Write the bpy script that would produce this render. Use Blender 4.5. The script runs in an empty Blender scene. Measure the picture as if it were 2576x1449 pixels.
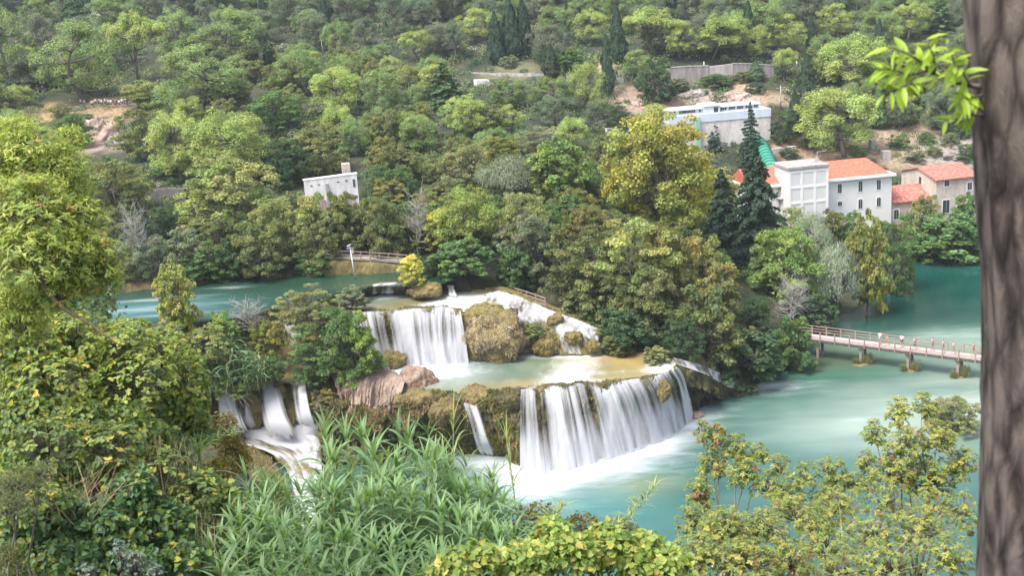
import bpy, bmesh, math, random
import numpy as np
from mathutils import Vector, Matrix
R=math.radians
SC=bpy.context.scene; COL=SC.collection
rng=np.random.default_rng(7); random.seed(7)
# ------------------------------------------------------------------ camera
FPX=3000.; PIT=R(14.6); ROLL=R(3.7); CH=51.0
cp,sp,cr,sr=math.cos(PIT),math.sin(PIT),math.cos(ROLL),math.sin(ROLL)
FW=np.array([0,cp,-sp]); R0=np.array([1.,0,0]); U0=np.array([0,sp,cp])
IX=cr*R0-sr*U0; IU=sr*R0+cr*U0; CAM=np.array([0,0,CH])
cd=bpy.data.cameras.new('camera'); co=bpy.data.objects.new('camera',cd); COL.objects.link(co)
co.matrix_world=Matrix(((IX[0],IU[0],-FW[0],0),(IX[1],IU[1],-FW[1],0),(IX[2],IU[2],-FW[2],CH),(0,0,0,1)))
cd.sensor_width=36; cd.lens=36*FPX/2576; cd.clip_start=.1; cd.clip_end=3000
cd.dof.use_dof=True; cd.dof.focus_distance=120; cd.dof.aperture_fstop=(cd.lens/1000)/.010
SC.camera=co
# ------------------------------------------------------------------ light
SUN_EL,SUN_AZ=R(60),R(-128)      # azimuth from +Y, negative = left
w=bpy.data.worlds.new('World'); SC.world=w; w.use_nodes=True
nt=w.node_tree; bg=nt.nodes['Background']; sk=nt.nodes.new('ShaderNodeTexSky')
sk.sky_type='NISHITA'; sk.sun_disc=False; sk.sun_elevation=SUN_EL; sk.sun_rotation=SUN_AZ
sk.air_density=1.0; sk.dust_density=2.0; sk.ozone_density=.6
hs=nt.nodes.new('ShaderNodeHueSaturation'); hs.inputs['Saturation'].default_value=.5; nt.links.new(sk.outputs[0],hs.inputs['Color']); nt.links.new(hs.outputs[0],bg.inputs[0]); bg.inputs[1].default_value=.1
sl=bpy.data.lights.new('sun','SUN'); sl.energy=1.5; sl.angle=R(24); sl.color=(1,.95,.86)
so=bpy.data.objects.new('sun',sl); COL.objects.link(so)
sd=Vector((math.cos(SUN_EL)*math.sin(SUN_AZ),math.cos(SUN_EL)*math.cos(SUN_AZ),math.sin(SUN_EL)))
so.rotation_euler=sd.to_track_quat('Z','Y').to_euler(); so.location=(-60,40,150)
SC.view_settings.view_transform='Standard'; SC.view_settings.look='None'; SC.view_settings.gamma=1
SC.view_settings.exposure=1.95
SC.render.engine='CYCLES'
cy=SC.cycles; cy.max_bounces=6; cy.diffuse_bounces=4; cy.glossy_bounces=2; cy.transmission_bounces=3
cy.transparent_max_bounces=12; cy.volume_bounces=0; cy.use_denoising=True; cy.caustics_reflective=False; cy.caustics_refractive=False
# ------------------------------------------------------------------ pixel helpers (photo layout -> world points)
def rays(X,Y):
    X=np.asarray(X,float); Y=np.asarray(Y,float)
    return FW+((X-1288)/FPX)[...,None]*IX-((Y-724.5)/FPX)[...,None]*IU
def onz(X,Y,z):
    d=rays(X,Y); return CAM+d*((z-CH)/d[...,2])[...,None]
def ony(X,Y,y):
    d=rays(X,Y); return CAM+d*(y/d[...,1])[...,None]
def zl(*pts):       # polyline given as (X,Y,z)
    return np.array([onz(a,b,c) for a,b,c in pts])
def depth(p): return float(np.dot(np.asarray(p)-CAM,FW))
def smooth(a,b,x): t=np.clip((x-a)/(b-a),0,1); return t*t*(3-2*t)
# ------------------------------------------------------------------ noise
def _h(ix,iy,iz,s):
    n=(ix*374761393+iy*668265263+iz*1274126177+s*974711)&0x7fffffff
    n=((n^(n>>13))*1274126177)&0x7fffffff
    return ((n^(n>>16))&0xffff)/65535.
def vnoise(P,s=0):
    P=np.asarray(P,float); i=np.floor(P).astype(np.int64); f=P-i; f=f*f*(3-2*f); o=0
    for dx in (0,1):
        for dy in (0,1):
            for dz in (0,1):
                wgt=(f[...,0] if dx else 1-f[...,0])*(f[...,1] if dy else 1-f[...,1])*(f[...,2] if dz else 1-f[...,2])
                o=o+wgt*_h(i[...,0]+dx,i[...,1]+dy,i[...,2]+dz,s)
    return o*2-1
def fbm(P,s=0,o=4):
    P=np.asarray(P,float); a=1.; t=0
    for k in range(o): t=t+a*vnoise(P*2**k,s+k); a*=.5
    return t
def unit(v): return v/np.maximum(np.linalg.norm(v,axis=-1,keepdims=True),1e-9)
# ------------------------------------------------------------------ object helpers
def tag(o,label=None,cat=None,group=None,kind=None):
    if label: o['label']=label
    if cat: o['category']=cat
    if group: o['group']=group
    if kind: o['kind']=kind
    return o
def mk(name,V,Fc,mat=None,parent=None,col=None,smoothf=False,uv=None,midx=None):
    """V (n,3); Fc (m,k) index array or list of index lists; col (n,3) own colour per vertex"""
    me=bpy.data.meshes.new(name); V=np.asarray(V,np.float32)
    if isinstance(Fc,np.ndarray):
        m,k=Fc.shape; me.vertices.add(len(V)); me.vertices.foreach_set('co',V.ravel())
        me.loops.add(m*k); me.loops.foreach_set('vertex_index',Fc.astype(np.int32).ravel())
        me.polygons.add(m); me.polygons.foreach_set('loop_start',np.arange(0,m*k,k,dtype=np.int32))
        try: me.polygons.foreach_set('loop_total',np.full(m,k,np.int32))
        except Exception: pass
        me.update(calc_edges=True)
    else: me.from_pydata(V.tolist(),[],[list(f) for f in Fc]); me.update()
    if col is not None:
        a=me.color_attributes.new('Col','FLOAT_COLOR','POINT'); c=np.ones((len(V),4),np.float32); c[:,:3]=col; a.data.foreach_set('color',c.ravel())
    if uv is not None:
        u=me.uv_layers.new(name='UVMap'); li=np.empty(len(me.loops),np.int32); me.loops.foreach_get('vertex_index',li)
        u.data.foreach_set('uv',np.asarray(uv,np.float32)[li].ravel())
    mats=mat if isinstance(mat,(list,tuple)) else [mat]
    for q in mats:
        if q: me.materials.append(q)
    if midx is not None: me.polygons.foreach_set('material_index',np.asarray(midx,np.int32))
    if smoothf: me.polygons.foreach_set('use_smooth',np.ones(len(me.polygons),bool))
    o=bpy.data.objects.new(name,me); COL.objects.link(o)
    if parent: o.parent=parent
    return o
def empty(name,loc=(0,0,0),rz=0,scale=(1,1,1)):
    o=bpy.data.objects.new(name,None); COL.objects.link(o); o.location=[float(v) for v in loc]; o.rotation_euler=(0,0,rz); o.scale=[float(v) for v in scale]
    o.empty_display_size=.3; return o
def thing(name,label,cat,loc=(0,0,0),rz=0,group=None,scale=(1,1,1)):
    return tag(empty(name,loc,rz,scale),label,cat,group)
def cpy(o,parent):
    c=o.copy(); COL.objects.link(c); c.parent=parent; c.matrix_parent_inverse=Matrix(); return c
class MB:
    """collects boxes, bars, tubes, prisms; builds one mesh"""
    def __init__(s): s.V=[]; s.F=[]
    def add(s,V,F):
        b=len(s.V); s.V+= [tuple(float(c) for c in v) for v in V]; s.F+=[tuple(b+i for i in f) for f in F]; return s
    def box(s,x0,x1,y0,y1,z0,z1):
        return s.add([(x0,y0,z0),(x1,y0,z0),(x1,y1,z0),(x0,y1,z0),(x0,y0,z1),(x1,y0,z1),(x1,y1,z1),(x0,y1,z1)],
          [(0,3,2,1),(4,5,6,7),(0,1,5,4),(1,2,6,5),(2,3,7,6),(3,0,4,7)])
    def bar(s,a,b,wd,h=None):
        a=Vector([float(q) for q in a]); b=Vector([float(q) for q in b]); h=h or wd; d=(b-a).normalized()
        up=Vector((0,0,1)) if abs(d.z)<.95 else Vector((0,1,0)); r=d.cross(up).normalized()*wd/2; u=r.cross(d).normalized()*h/2
        V=[a-r-u,a+r-u,a+r+u,a-r+u,b-r-u,b+r-u,b+r+u,b-r+u]
        return s.add(V,[(0,1,2,3),(7,6,5,4),(0,4,5,1),(1,5,6,2),(2,6,7,3),(3,7,4,0)])
    def tube(s,pts,rad,n=7,cap=True):
        pts=[Vector([float(q) for q in p]) for p in pts]; m=len(pts); rad=rad if hasattr(rad,'__len__') else [rad]*m
        V=[];F=[]; ref=Vector((.31,.17,.93))
        for i,p in enumerate(pts):
            d=(pts[min(i+1,m-1)]-pts[max(i-1,0)]).normalized(); 
            if abs(d.dot(ref))>.97: ref=Vector((1,.1,0))
            a=d.cross(ref).normalized(); b=d.cross(a)
            for k in range(n):
                t=2*math.pi*k/n; V.append(p+(a*math.cos(t)+b*math.sin(t))*rad[i])
        for i in range(m-1):
            for k in range(n): F.append((i*n+k,i*n+(k+1)%n,(i+1)*n+(k+1)%n,(i+1)*n+k))
        if cap: F.append(tuple(range(n))[::-1]); F.append(tuple(range((m-1)*n,m*n)))
        return s.add(V,F)
    def prism(s,poly,axis,a,b):
        """2-D poly extruded along axis ('x','y','z') from a to b"""
        n=len(poly)
        def P(p,t): return {'x':(t,p[0],p[1]),'y':(p[0],t,p[1]),'z':(p[0],p[1],t)}[axis]
        return s.add([P(p,a) for p in poly]+[P(p,b) for p in poly],[tuple(range(n)),tuple(range(2*n-1,n-1,-1))]+[(i,n+i,n+(i+1)%n,(i+1)%n) for i in range(n)])
    def build(s,name,mat,parent=None,smoothf=False,fix=True):
        o=mk(name,s.V,s.F,mat,parent,smoothf=smoothf)
        if fix:
            bm=bmesh.new(); bm.from_mesh(o.data); bmesh.ops.recalc_face_normals(bm,faces=bm.faces); bm.to_mesh(o.data); bm.free()
        return o
def resample(L,n):
    L=np.asarray(L,float); s=np.r_[0,np.cumsum(np.linalg.norm(np.diff(L,axis=0),axis=1))]; t=np.linspace(0,s[-1],n)
    # smooth (Catmull-like) by cubic through cumulative length
    out=np.stack([np.interp(t,s,L[:,k]) for k in range(3)],1)
    k=max(1,n//40)
    for _ in range(2):
        o2=out.copy(); o2[1:-1]=(out[:-2]+2*out[1:-1]+out[2:])/4; out=o2
    return out
def loft(lines,nu,nv):
    """grid (rows,nu,3) through the lines; nv rows per gap"""
    Ls=[resample(l,nu) for l in lines]; rows=[]
    for i in range(len(Ls)-1):
        p0=Ls[max(i-1,0)];p1=Ls[i];p2=Ls[i+1];p3=Ls[min(i+2,len(Ls)-1)]
        for k in range(nv):
            t=k/nv; rows.append(.5*((2*p1)+(-p0+p2)*t+(2*p0-5*p1+4*p2-p3)*t*t+(-p0+3*p1-3*p2+p3)*t**3))
    rows.append(Ls[-1]); return np.array(rows)
def gridfaces(nr,nc):
    i=np.arange(nr-1)[:,None]*nc+np.arange(nc-1)[None]; i=i.ravel(); return np.stack([i,i+1,i+nc+1,i+nc],1)
def griduv(G):
    u=np.zeros(G.shape[:2]); v=np.zeros(G.shape[:2])
    u[:,1:]=np.cumsum(np.linalg.norm(np.diff(G,axis=1),axis=2),axis=1).mean(0); v[1:]=np.cumsum(np.linalg.norm(np.diff(G,axis=0),axis=2),axis=0)
    return np.stack([u,v],-1).reshape(-1,2)
def inpoly(px,py,poly):
    r=np.zeros(np.shape(px),bool); n=len(poly)
    for i in range(n):
        x1,y1=poly[i][:2]; x2,y2=poly[(i+1)%n][:2]
        c=((y1>py)!=(y2>py)); xi=(x2-x1)*(py-y1)/((y2-y1)+1e-12)+x1; r^=c&(px<xi)
    return r
def dline(px,py,L):
    d=np.full(np.shape(px),1e9)
    for a,b in zip(L[:-1],L[1:]):
        ax,ay=a[:2];bx,by=b[:2]; dx,dy=bx-ax,by-ay; t=np.clip(((px-ax)*dx+(py-ay)*dy)/(dx*dx+dy*dy+1e-9),0,1)
        d=np.minimum(d,np.hypot(px-ax-t*dx,py-ay-t*dy))
    return d
# ------------------------------------------------------------------ materials
def newmat(name):
    m=bpy.data.materials.new(name); m.use_nodes=True; n=m.node_tree; return m,n,n.nodes['Principled BSDF'],n.nodes['Material Output']
def N(n,t,**k):
    o=n.nodes.new('ShaderNode'+t)
    for a,b in k.items():
        if a in o.inputs: o.inputs[a].default_value=b
        else: setattr(o,a,b)
    return o
def ramp(n,fac,stops):
    r=n.nodes.new('ShaderNodeValToRGB'); e=r.color_ramp.elements
    while len(e)<len(stops): e.new(.5)
    for q,(p,c) in zip(e,stops): q.position=p; q.color=(*c,1) if len(c)==3 else c
    n.links.new(fac,r.inputs[0]); return r.outputs[0]
def noise(n,scale,detail=4,vec=None,rough=.55,dist=0):
    t=N(n,'TexNoise'); t.inputs['Scale'].default_value=scale; t.inputs['Detail'].default_value=detail; t.inputs['Roughness'].default_value=rough; t.inputs['Distortion'].default_value=dist
    if vec: n.links.new(vec,t.inputs['Vector'])
    return t.outputs[0]
def ocoord(n,sc=(1,1,1),kind='Object'):
    c=n.nodes.new('ShaderNodeTexCoord'); m=n.nodes.new('ShaderNodeMapping'); m.inputs['Scale'].default_value=sc; n.links.new(c.outputs[kind],m.inputs[0]); return m.outputs[0]
def mix(n,f,a,b,mode='MIX'):
    m=n.nodes.new('ShaderNodeMix'); m.data_type='RGBA'; m.blend_type=mode
    for s,v in ((0,f),(6,a),(7,b)):
        if hasattr(v,'is_linked'): n.links.new(v,m.inputs[s])
        else: m.inputs[s].default_value=v if s==0 else ((*v,1) if len(v)==3 else v)
    return m.outputs[2]
def bump(n,b,h,strength,dist=.1):
    u=N(n,'Bump'); u.inputs['Strength'].default_value=strength; u.inputs['Distance'].default_value=dist; n.links.new(h,u.inputs['Height']); n.links.new(u.outputs[0],b.inputs['Normal'])
def leafmat(name,tr=.35,rough=.55,spec=.25):
    m,n,b,o=newmat(name); a=N(n,'Attribute',attribute_name='Col'); oi=N(n,'ObjectInfo')
    c=mix(n,1.,a.outputs['Color'],oi.outputs['Color'],'MULTIPLY')
    n.links.new(c,b.inputs['Base Color']); b.inputs['Roughness'].default_value=rough; b.inputs['Specular IOR Level'].default_value=spec
    t=N(n,'BsdfTranslucent'); c2=mix(n,1.,c,(1.25,1.2,.55),'MULTIPLY'); n.links.new(c2,t.inputs[0])
    x=N(n,'MixShader'); x.inputs[0].default_value=tr; n.links.new(b.outputs[0],x.inputs[1]); n.links.new(t.outputs[0],x.inputs[2]); n.links.new(x.outputs[0],o.inputs[0]); return m
def simple(name,c1,c2=None,scale=2.,rough=.85,bs=0,stretch=(1,1,1),kind='Object',spec=.3,lo=.35,hi=.65):
    m,n,b,o=newmat(name); b.inputs['Roughness'].default_value=rough; b.inputs['Specular IOR Level'].default_value=spec
    if c2 is None: b.inputs['Base Color'].default_value=(*c1,1)
    else:
        f=noise(n,scale,5,ocoord(n,stretch,kind)); n.links.new(ramp(n,f,[(lo,c1),(hi,c2)]),b.inputs['Base Color'])
        if bs: bump(n,b,f,bs)
    return m
M={}
M['leaf']=leafmat('foliage',.42); M['near_leaf']=leafmat('broad_leaf',.45,.45,.35); M['needle']=leafmat('needles',.22,.7,.15)
M['grass']=leafmat('dry_grass',.25,.7,.1); M['reed']=leafmat('reed_leaf',.42,.4,.4)
M['bark']=simple('bark',(.09,.075,.065),(.22,.19,.17),6,.9,.4,(1,1,.25))
M['palebark']=simple('pale_bark',(.23,.215,.20),(.42,.40,.38),5,.9,.2,(1,1,.25))
# ------------------------------------------------------------------ leaf quads
def quads(P,Nn,l,wd,rg,up=0.,dirv=None):
    """diamond leaves at P facing Nn, half-length l, half-width wd"""
    n=len(P); Nn=unit(Nn)
    T=rg.normal(size=(n,3)) if dirv is None else dirv+rg.normal(size=(n,3))*.25
    T=T-Nn*(T*Nn).sum(1,keepdims=True); T=unit(T); B=np.cross(Nn,T)
    l=np.asarray(l).reshape(-1,1); wd=np.asarray(wd).reshape(-1,1)
    V=np.stack([P-T*l,P+B*wd-Nn*l*.12,P+T*l,P-B*wd-Nn*l*.12],1).reshape(-1,3)
    return V
def qfaces(n): return np.arange(n*4,dtype=np.int32).reshape(-1,4)
def sph(n,rg): return unit(rg.normal(size=(n,3)))
def varcol(n,rg,amt=.18,hue=.1): 
    v=1+rg.normal(size=(n,1))*amt; h=rg.normal(size=(n,1))*hue
    return np.clip(v*np.concatenate([1+h,np.ones((n,1)),1-h*.5],1),.25,2.2)
# ------------------------------------------------------------------ levels and outlines
ZM,ZU,ZL=7.3,13.0,14.7       # middle pool, upper terrace, upper lake (lower lake is z = 0)
LAKE_UP=zl((-200,790,ZL),(-200,735,ZL),(100,735,ZL),(290,738,ZL),(420,724,ZL),(600,703,ZL),(800,688,ZL),(1000,680,ZL),(1075,684,ZL),(1120,706,ZL),(1090,716,ZL),(1015,716,ZL),(960,714,ZL),(900,722,ZL),(855,735,ZL),(780,752,ZL),(700,765,ZL),(640,790,ZL),(520,806,ZL),(400,815,ZL),(200,815,ZL))
LAKE_LOW=np.vstack([zl((1290,1180,0),(1400,1160,0),(1500,1140,0),(1600,1105,0),(1700,1070,0),(1740,1030,0),(1812,980,0),(1900,962,0),(1990,930,0),(2040,890,0),(2070,850,0),(2110,800,0),(2230,745,0),(2290,700,0),(2300,652,0),(2420,648,0),(2520,646,0),(2800,640,0),(3200,660,0)),
   np.array([[260,170,0],[260,80,0],[100,82,0],[60,84,0],[30,84,0],[0,82,0],[-20,84,0],[-27,96,0],[-27,108,0],[-22,116,0],[-12,122,0.]])])
FALLS=np.vstack([zl((540,955,8),(700,800,13.5),(850,745,13.6),(1010,722,13.6),(1130,722,13.6),(1260,738,13.3),(1400,785,11.3),(1540,855,8.5),(1690,905,ZM),(1700,940,5),(1740,1030,0)),
   np.array([[20,122,0],[10,117.5,0],[0,114,0],[-12,120,0],[-20,112,0],[-27,112,0],[-36,126,3]])])
# ------------------------------------------------------------------ terrain
cps=[]
for x in (-120,-80,-40,0,40,80,130):
    s=.06*max(0,-x)*1.0
    cps+=[(x,-6,50.5+s*.6),(x,0,49.4+s*.6),(x,12,43.4+s),(x,25,36.8+s),(x,50,16+s*1.6)]
for x in (-10,20,50,90,140): cps+=[(x,70,3.5),(x,79,.3)]
cps+=[(-27,80,8),(-40,80,15),(-60,80,23),(-60,110,17.5),(-45,118,12),(-33,112,5),(-31,120,6),(-80,130,17),(-120,120,22)]
for p in LAKE_UP[3:10]: cps.append((p[0],p[1]+1.5,ZL+.5))
for p in LAKE_LOW[6:19]: cps.append((p[0]-1,p[1]+1.2,.4))
cps+=[(-75,165,17.5),(-45,160,17),(-25,162,17.5),(-10,160,17),(-62,140,16)]
cps+=[(-9,149,ZL+.5),(-2,147,11.4),(4,142,10.2),(10,138,8.4),(17,133,7.8),(22,134,5),(5,152,15),(14,146,11.5),(22,143,7),(31,145,2.2),(32,155,4),(42,176,2.6),(52,190,2.2),(14,160,14.5),(28,170,9),(26,185,11),(40,195,5),(60,199,1.2)]
cps+=[(-80,180,22),(-51,178,21.5),(-25,174,21),(0,172,19.5),(18,172,15)]
cps+=[(-110,200,25),(-72,215,25.3),(-45,215,25),(-20,215,25.5),(10,212,23),(28,208,15),(40,208,7)]
cps+=[(-84,249,28),(-84,256,30.3),(-60,256,30.3),(-30,255,30),(0,258,27.5),(20,248,22),(28,240,16)]
cps+=[(48,203,4),(62,206,4),(72,208,4),(86,212,4.5),(100,212,5),(140,220,6),(72,222,6),(55,222,8),(90,232,9),
 (36,244,13),(45,244,13),(56,244,13.2),(36,259,21),(48,259,21.5),(57,259,21.5),(40,272,25.5),(54,273,25.5),(64,275,25.5),(40,281,30),(54,281,30),(64,283,29.5),(70,245,12.5),(95,240,13.6),(112,258,17),(80,262,17),(150,260,20),
 (20,282,30),(0,284,29.5),(-15,286,30)]
cps+=[(-150,300,37),(-100,300,36.5),(-50,300,34.5),(0,305,35),(40,305,34),(75,305,32),(110,300,26),(170,300,28)]
cps+=[(-150,400,58),(-60,400,53),(0,400,50),(60,400,49),(150,400,46),(230,400,48)]
for x in (-260,-130,0,130,260): cps+=[(x,500,100),(x,600,175),(x,720,270)]  # unseen upper slope, raised so the lake reflects hill instead of sky
cps=np.array(cps,float)
def _phi(A,B): return np.sqrt(((A[:,None]-B[None])**2).sum(-1)+4.)
Amat=_phi(cps[:,:2],cps[:,:2])+np.eye(len(cps))*(-.15)
Q=np.c_[np.ones(len(cps)),cps[:,:2]]
S=np.block([[Amat,Q],[Q.T,np.zeros((3,3))]]); sol=np.linalg.solve(S,np.r_[cps[:,2],0,0,0])
def ground_raw(x,y):
    P=np.stack([x.ravel(),y.ravel()],1); out=np.empty(len(P))
    for i in range(0,len(P),8000):
        q=P[i:i+8000]; out[i:i+8000]=_phi(q,cps[:,:2])@sol[:len(cps)]+np.c_[np.ones(len(q)),q]@sol[len(cps):]
    return out.reshape(x.shape)
gx=np.unique(np.r_[np.arange(-300,-96,6),np.arange(-96,-50,2),np.arange(-50,72,1),np.arange(72,120,2),np.arange(120,301,6)]).astype(float)
gy=np.unique(np.r_[np.arange(-8,90,2),np.arange(90,175,1),np.arange(175,300,2.5),np.arange(300,420,6),np.arange(420,741,14)]).astype(float)
GX,GY=np.meshgrid(gx,gy); GZ=ground_raw(GX,GY)
P3=np.stack([GX,GY,GX*0],-1)
GZ=GZ+fbm(P3*.09,3,4)*np.where(GY>30,.55,.15)*smooth(0,40,GY)+np.where((GY>255),fbm(P3*.03,9,3)*1.2*smooth(285,330,GY),0)
def carve(poly,level,depthm,GZ):
    ins=inpoly(GX,GY,poly); d=dline(GX,GY,list(poly)+[poly[0]])
    low=level-np.minimum(depthm,.25+.5*d); GZ=np.where(ins,np.minimum(GZ,low),GZ)
    nb=(~ins)&(d<3)&(GZ<level+.25); return np.where(nb,level+.1+.12*d,GZ)
GZ=carve(LAKE_UP,ZL,1.6,GZ); GZ=carve(LAKE_LOW,0,1.6,GZ)
insF=inpoly(GX,GY,FALLS); GZ=np.where(insF,-2.,GZ)
def gz(x,y):
    x=np.asarray(x,float);y=np.asarray(y,float)
    i=np.clip(np.searchsorted(gx,x)-1,0,len(gx)-2); j=np.clip(np.searchsorted(gy,y)-1,0,len(gy)-2)
    a=np.clip((x-gx[i])/(gx[i+1]-gx[i]),0,1); b=np.clip((y-gy[j])/(gy[j+1]-gy[j]),0,1)
    return (GZ[j,i]*(1-a)+GZ[j,i+1]*a)*(1-b)+(GZ[j+1,i]*(1-a)+GZ[j+1,i+1]*a)*b
def hit(X,Y,ymin=60):
    """where the photo pixel meets the ground"""
    d=rays(X,Y); t=np.arange(ymin,735,.5); P=CAM+d[None]*(t/d[1])[:,None]
    below=np.nonzero(P[:,2]<=np.maximum(gz(P[:,0],P[:,1]),-.2))[0]
    k=below[0] if len(below) else len(t)-1; p=P[k].copy(); p[2]=gz(p[0],p[1]); return p
# own colours of the ground: leaf litter, dry grass, pink bare soil, rock
gc=np.empty(GX.shape+(3,)); gc[:]=(.045,.052,.028)
nn=fbm(P3*.25,21,4)[...,None]; gc=gc+np.clip(nn,-.6,.6)*np.array([.035,.025,.012])
def patch(px,py,r,c,wt=1.,asp=1.):
    p=hit(px,py); d=np.hypot(GX-p[0],(GY-p[1])/asp)/r+fbm(P3*.22,5,3)*.35; f=(1-smooth(.65,1.1,d))[...,None]*wt
    global gc; gc=gc*(1-f)+np.array(c)*f
for a in [(2300,370,13,(.40,.30,.23)),(2250,395,9,(.33,.26,.19)),(2410,350,9,(.38,.28,.21)),(2040,385,7,(.30,.22,.15)),(1985,380,5,(.33,.22,.15)),
          (1860,240,8,(.42,.30,.24)),(1790,245,6,(.33,.27,.23)),(1620,255,7,(.40,.28,.22)),(1560,250,5,(.36,.27,.22)),(1960,250,4,(.34,.26,.17)),(1740,200,3,(.16,.15,.1)),
          (150,285,10,(.34,.26,.13)),(250,275,9,(.33,.24,.14)),(285,305,6,(.32,.24,.16)),(240,370,8,(.36,.28,.25)),(1500,165,6,(.36,.25,.2)),(1190,120,4,(.22,.19,.14)),(235,40,4,(.32,.28,.24)),(1300,182,9,(.15,.15,.09)),(2330,150,5,(.22,.2,.17)),
          (365,722,2.2,(.26,.20,.10)),(2420,385,9,(.3,.28,.26))]: patch(*a)
m,n,b,o=newmat('ground'); a=N(n,'Attribute',attribute_name='Col'); oc=ocoord(n)
f=noise(n,1.3,6,oc,.65); c=mix(n,1.,a.outputs['Color'],ramp(n,f,[(.3,(.45,.45,.45)),(.7,(1.35,1.3,1.2))]),'MULTIPLY'); n.links.new(c,b.inputs['Base Color']); b.inputs['Roughness'].default_value=.95
bump(n,b,f,.8,.6); M['ground']=m
V=np.stack([GX,GY,GZ],-1).reshape(-1,3)
tag(mk('terrain',V,gridfaces(len(gy),len(gx)),M['ground'],col=gc.reshape(-1,3),smoothf=True),kind='structure')
# ------------------------------------------------------------------ water
def watermat(name,rough,streak,ang=0.,sc=1.):
    m,n,b,o=newmat(name); a=N(n,'Attribute',attribute_name='Col'); fo=N(n,'Attribute',attribute_name='Foam')
    c=n.nodes.new('ShaderNodeTexCoord'); mp=n.nodes.new('ShaderNodeMapping'); mp.inputs['Rotation'].default_value=(0,0,ang); mp.inputs['Scale'].default_value=streak; n.links.new(c.outputs['Object'],mp.inputs[0])
    f=noise(n,sc,5,mp.outputs[0],.55,.6)
    g=noise(n,sc*.35,3,mp.outputs[0],.5,.4)
    c0=mix(n,1.,a.outputs['Color'],ramp(n,g,[(.3,(.82,.86,.86)),(.7,(1.22,1.15,1.12))]),'MULTIPLY')
    # foam: white streaks where the foam amount exceeds the noise
    ad=N(n,'Math',operation='ADD'); n.links.new(fo.outputs['Fac'],ad.inputs[0]); 
    sb=N(n,'Math',operation='MULTIPLY_ADD'); sb.inputs[1].default_value=.8; sb.inputs[2].default_value=-.72; n.links.new(f,sb.inputs[0]); n.links.new(sb.outputs[0],ad.inputs[1])
    mr=N(n,'MapRange'); mr.interpolation_type='SMOOTHSTEP'; mr.inputs[1].default_value=-.22; mr.inputs[2].default_value=.95; n.links.new(ad.outputs[0],mr.inputs[0])
    cc=mix(n,mr.outputs[0],c0,(.60,.63,.66)); n.links.new(cc,b.inputs['Base Color']); b.inputs['IOR'].default_value=1.33; b.inputs['Specular IOR Level'].default_value=.28
    rr=N(n,'MapRange'); rr.inputs[3].default_value=rough; rr.inputs[4].default_value=.7; n.links.new(mr.outputs[0],rr.inputs[0]); n.links.new(rr.outputs[0],b.inputs['Roughness'])
    bump(n,b,f,.12,.15); return m
M['lake']=watermat('lake_water',.16,(.35,1.2,1),R(20),.55); M['pool']=watermat('pool_water',.2,(.9,.45,1),R(-25),.9); M['river']=watermat('river_water',.16,(.22,1.3,1),R(-8),.6)
def addfoam(o,foam):
    a=o.data.attributes.new('Foam','FLOAT','POINT'); a.data.foreach_set('value',np.asarray(foam,np.float32).ravel())
def blobs(P,base,lst):
    c=np.empty(P.shape); c[:]=base
    for (X,Y,z,rx,ry,col,wt) in lst:
        col=np.array(col)*.60
        q=onz(X,Y,z); d=np.hypot((P[...,0]-q[0])/rx,(P[...,1]-q[1])/ry); d=d+fbm(P*.12,31,3)*.25; f=(np.exp(-d*d)*wt)[...,None]; c=c*(1-f)+np.array(col)*f
    return c
# lower lake
lx=np.unique(np.r_[np.arange(-40,-16,2),np.arange(-16,66,.7),np.arange(66,110,2),np.arange(110,301,10)]).astype(float); ly=np.unique(np.r_[np.arange(66,96,2),np.arange(96,160,.7),np.arange(160,215,1.5)]).astype(float)
LX,LY=np.meshgrid(lx,ly); P=np.stack([LX,LY,LX*0],-1)
baseA=zl((1200,1150,0),(1310,1185,0),(1400,1175,0),(1500,1152,0),(1600,1122,0),(1700,1085,0),(1740,1045,0))
dA=dline(LX,LY,baseA)
col=blobs(P,(.045,.112,.098),[(2380,720,0,34,34,(.010,.095,.078),1.),(2200,790,0,16,12,(.006,.055,.045),1.),(2420,650,0,40,9,(.008,.09,.07),.8),(1830,1090,0,11,10,(.035,.15,.13),.9),(1980,1020,0,10,8,(.05,.18,.145),.7),
   (2350,1020,0,14,9,(.58,.68,.60),.8),(2230,1080,0,15,8,(.42,.56,.51),.65),(2440,860,0,14,6,(.40,.56,.47),.85),(2300,880,0,10,5,(.20,.34,.26),.6),(2450,960,0,9,9,(.42,.50,.44),.7),(2120,905,0,7,5,(.13,.20,.13),.75),(2060,915,0,5,4,(.10,.14,.08),.8),
   (2160,945,0,10,3,(.05,.20,.14),.6),(2320,985,0,10,2.5,(.05,.20,.15),.55),(1600,1235,0,4,3,(.30,.36,.22),.7),(1640,1215,0,4,2,(.32,.38,.22),.6),(1480,1290,0,10,8,(.09,.30,.33),.6),(1340,1250,0,4,4,(.32,.48,.5),.6)])
foam=np.exp(-(dA/3.0)**2)*.42+.50*np.exp(-dA/6.)
for (X,Y,rx,ry,wt) in [(1900,972,6,1.4,.75),(1850,975,4,1.2,.9),(1980,985,8,2,.25),(1420,1210,6,3.,.40),(1560,1180,7,2.6,.38),(1640,1130,5,3,.3),(2400,835,14,4,.24),(2420,985,8,6,.22),(2150,1055,6,1.2,.25),(1330,1230,4,4,.4),(2330,850,8,2.,.12)]:
    q=onz(X,Y,0); foam=foam+wt*np.exp(-(((LX-q[0])/rx)**2+((LY-q[1])/ry)**2))
o=mk('lake',P.reshape(-1,3),gridfaces(len(ly),len(lx)),M['lake'],col=col.reshape(-1,3),smoothf=True); addfoam(o,foam); tag(o,kind='structure')
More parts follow.
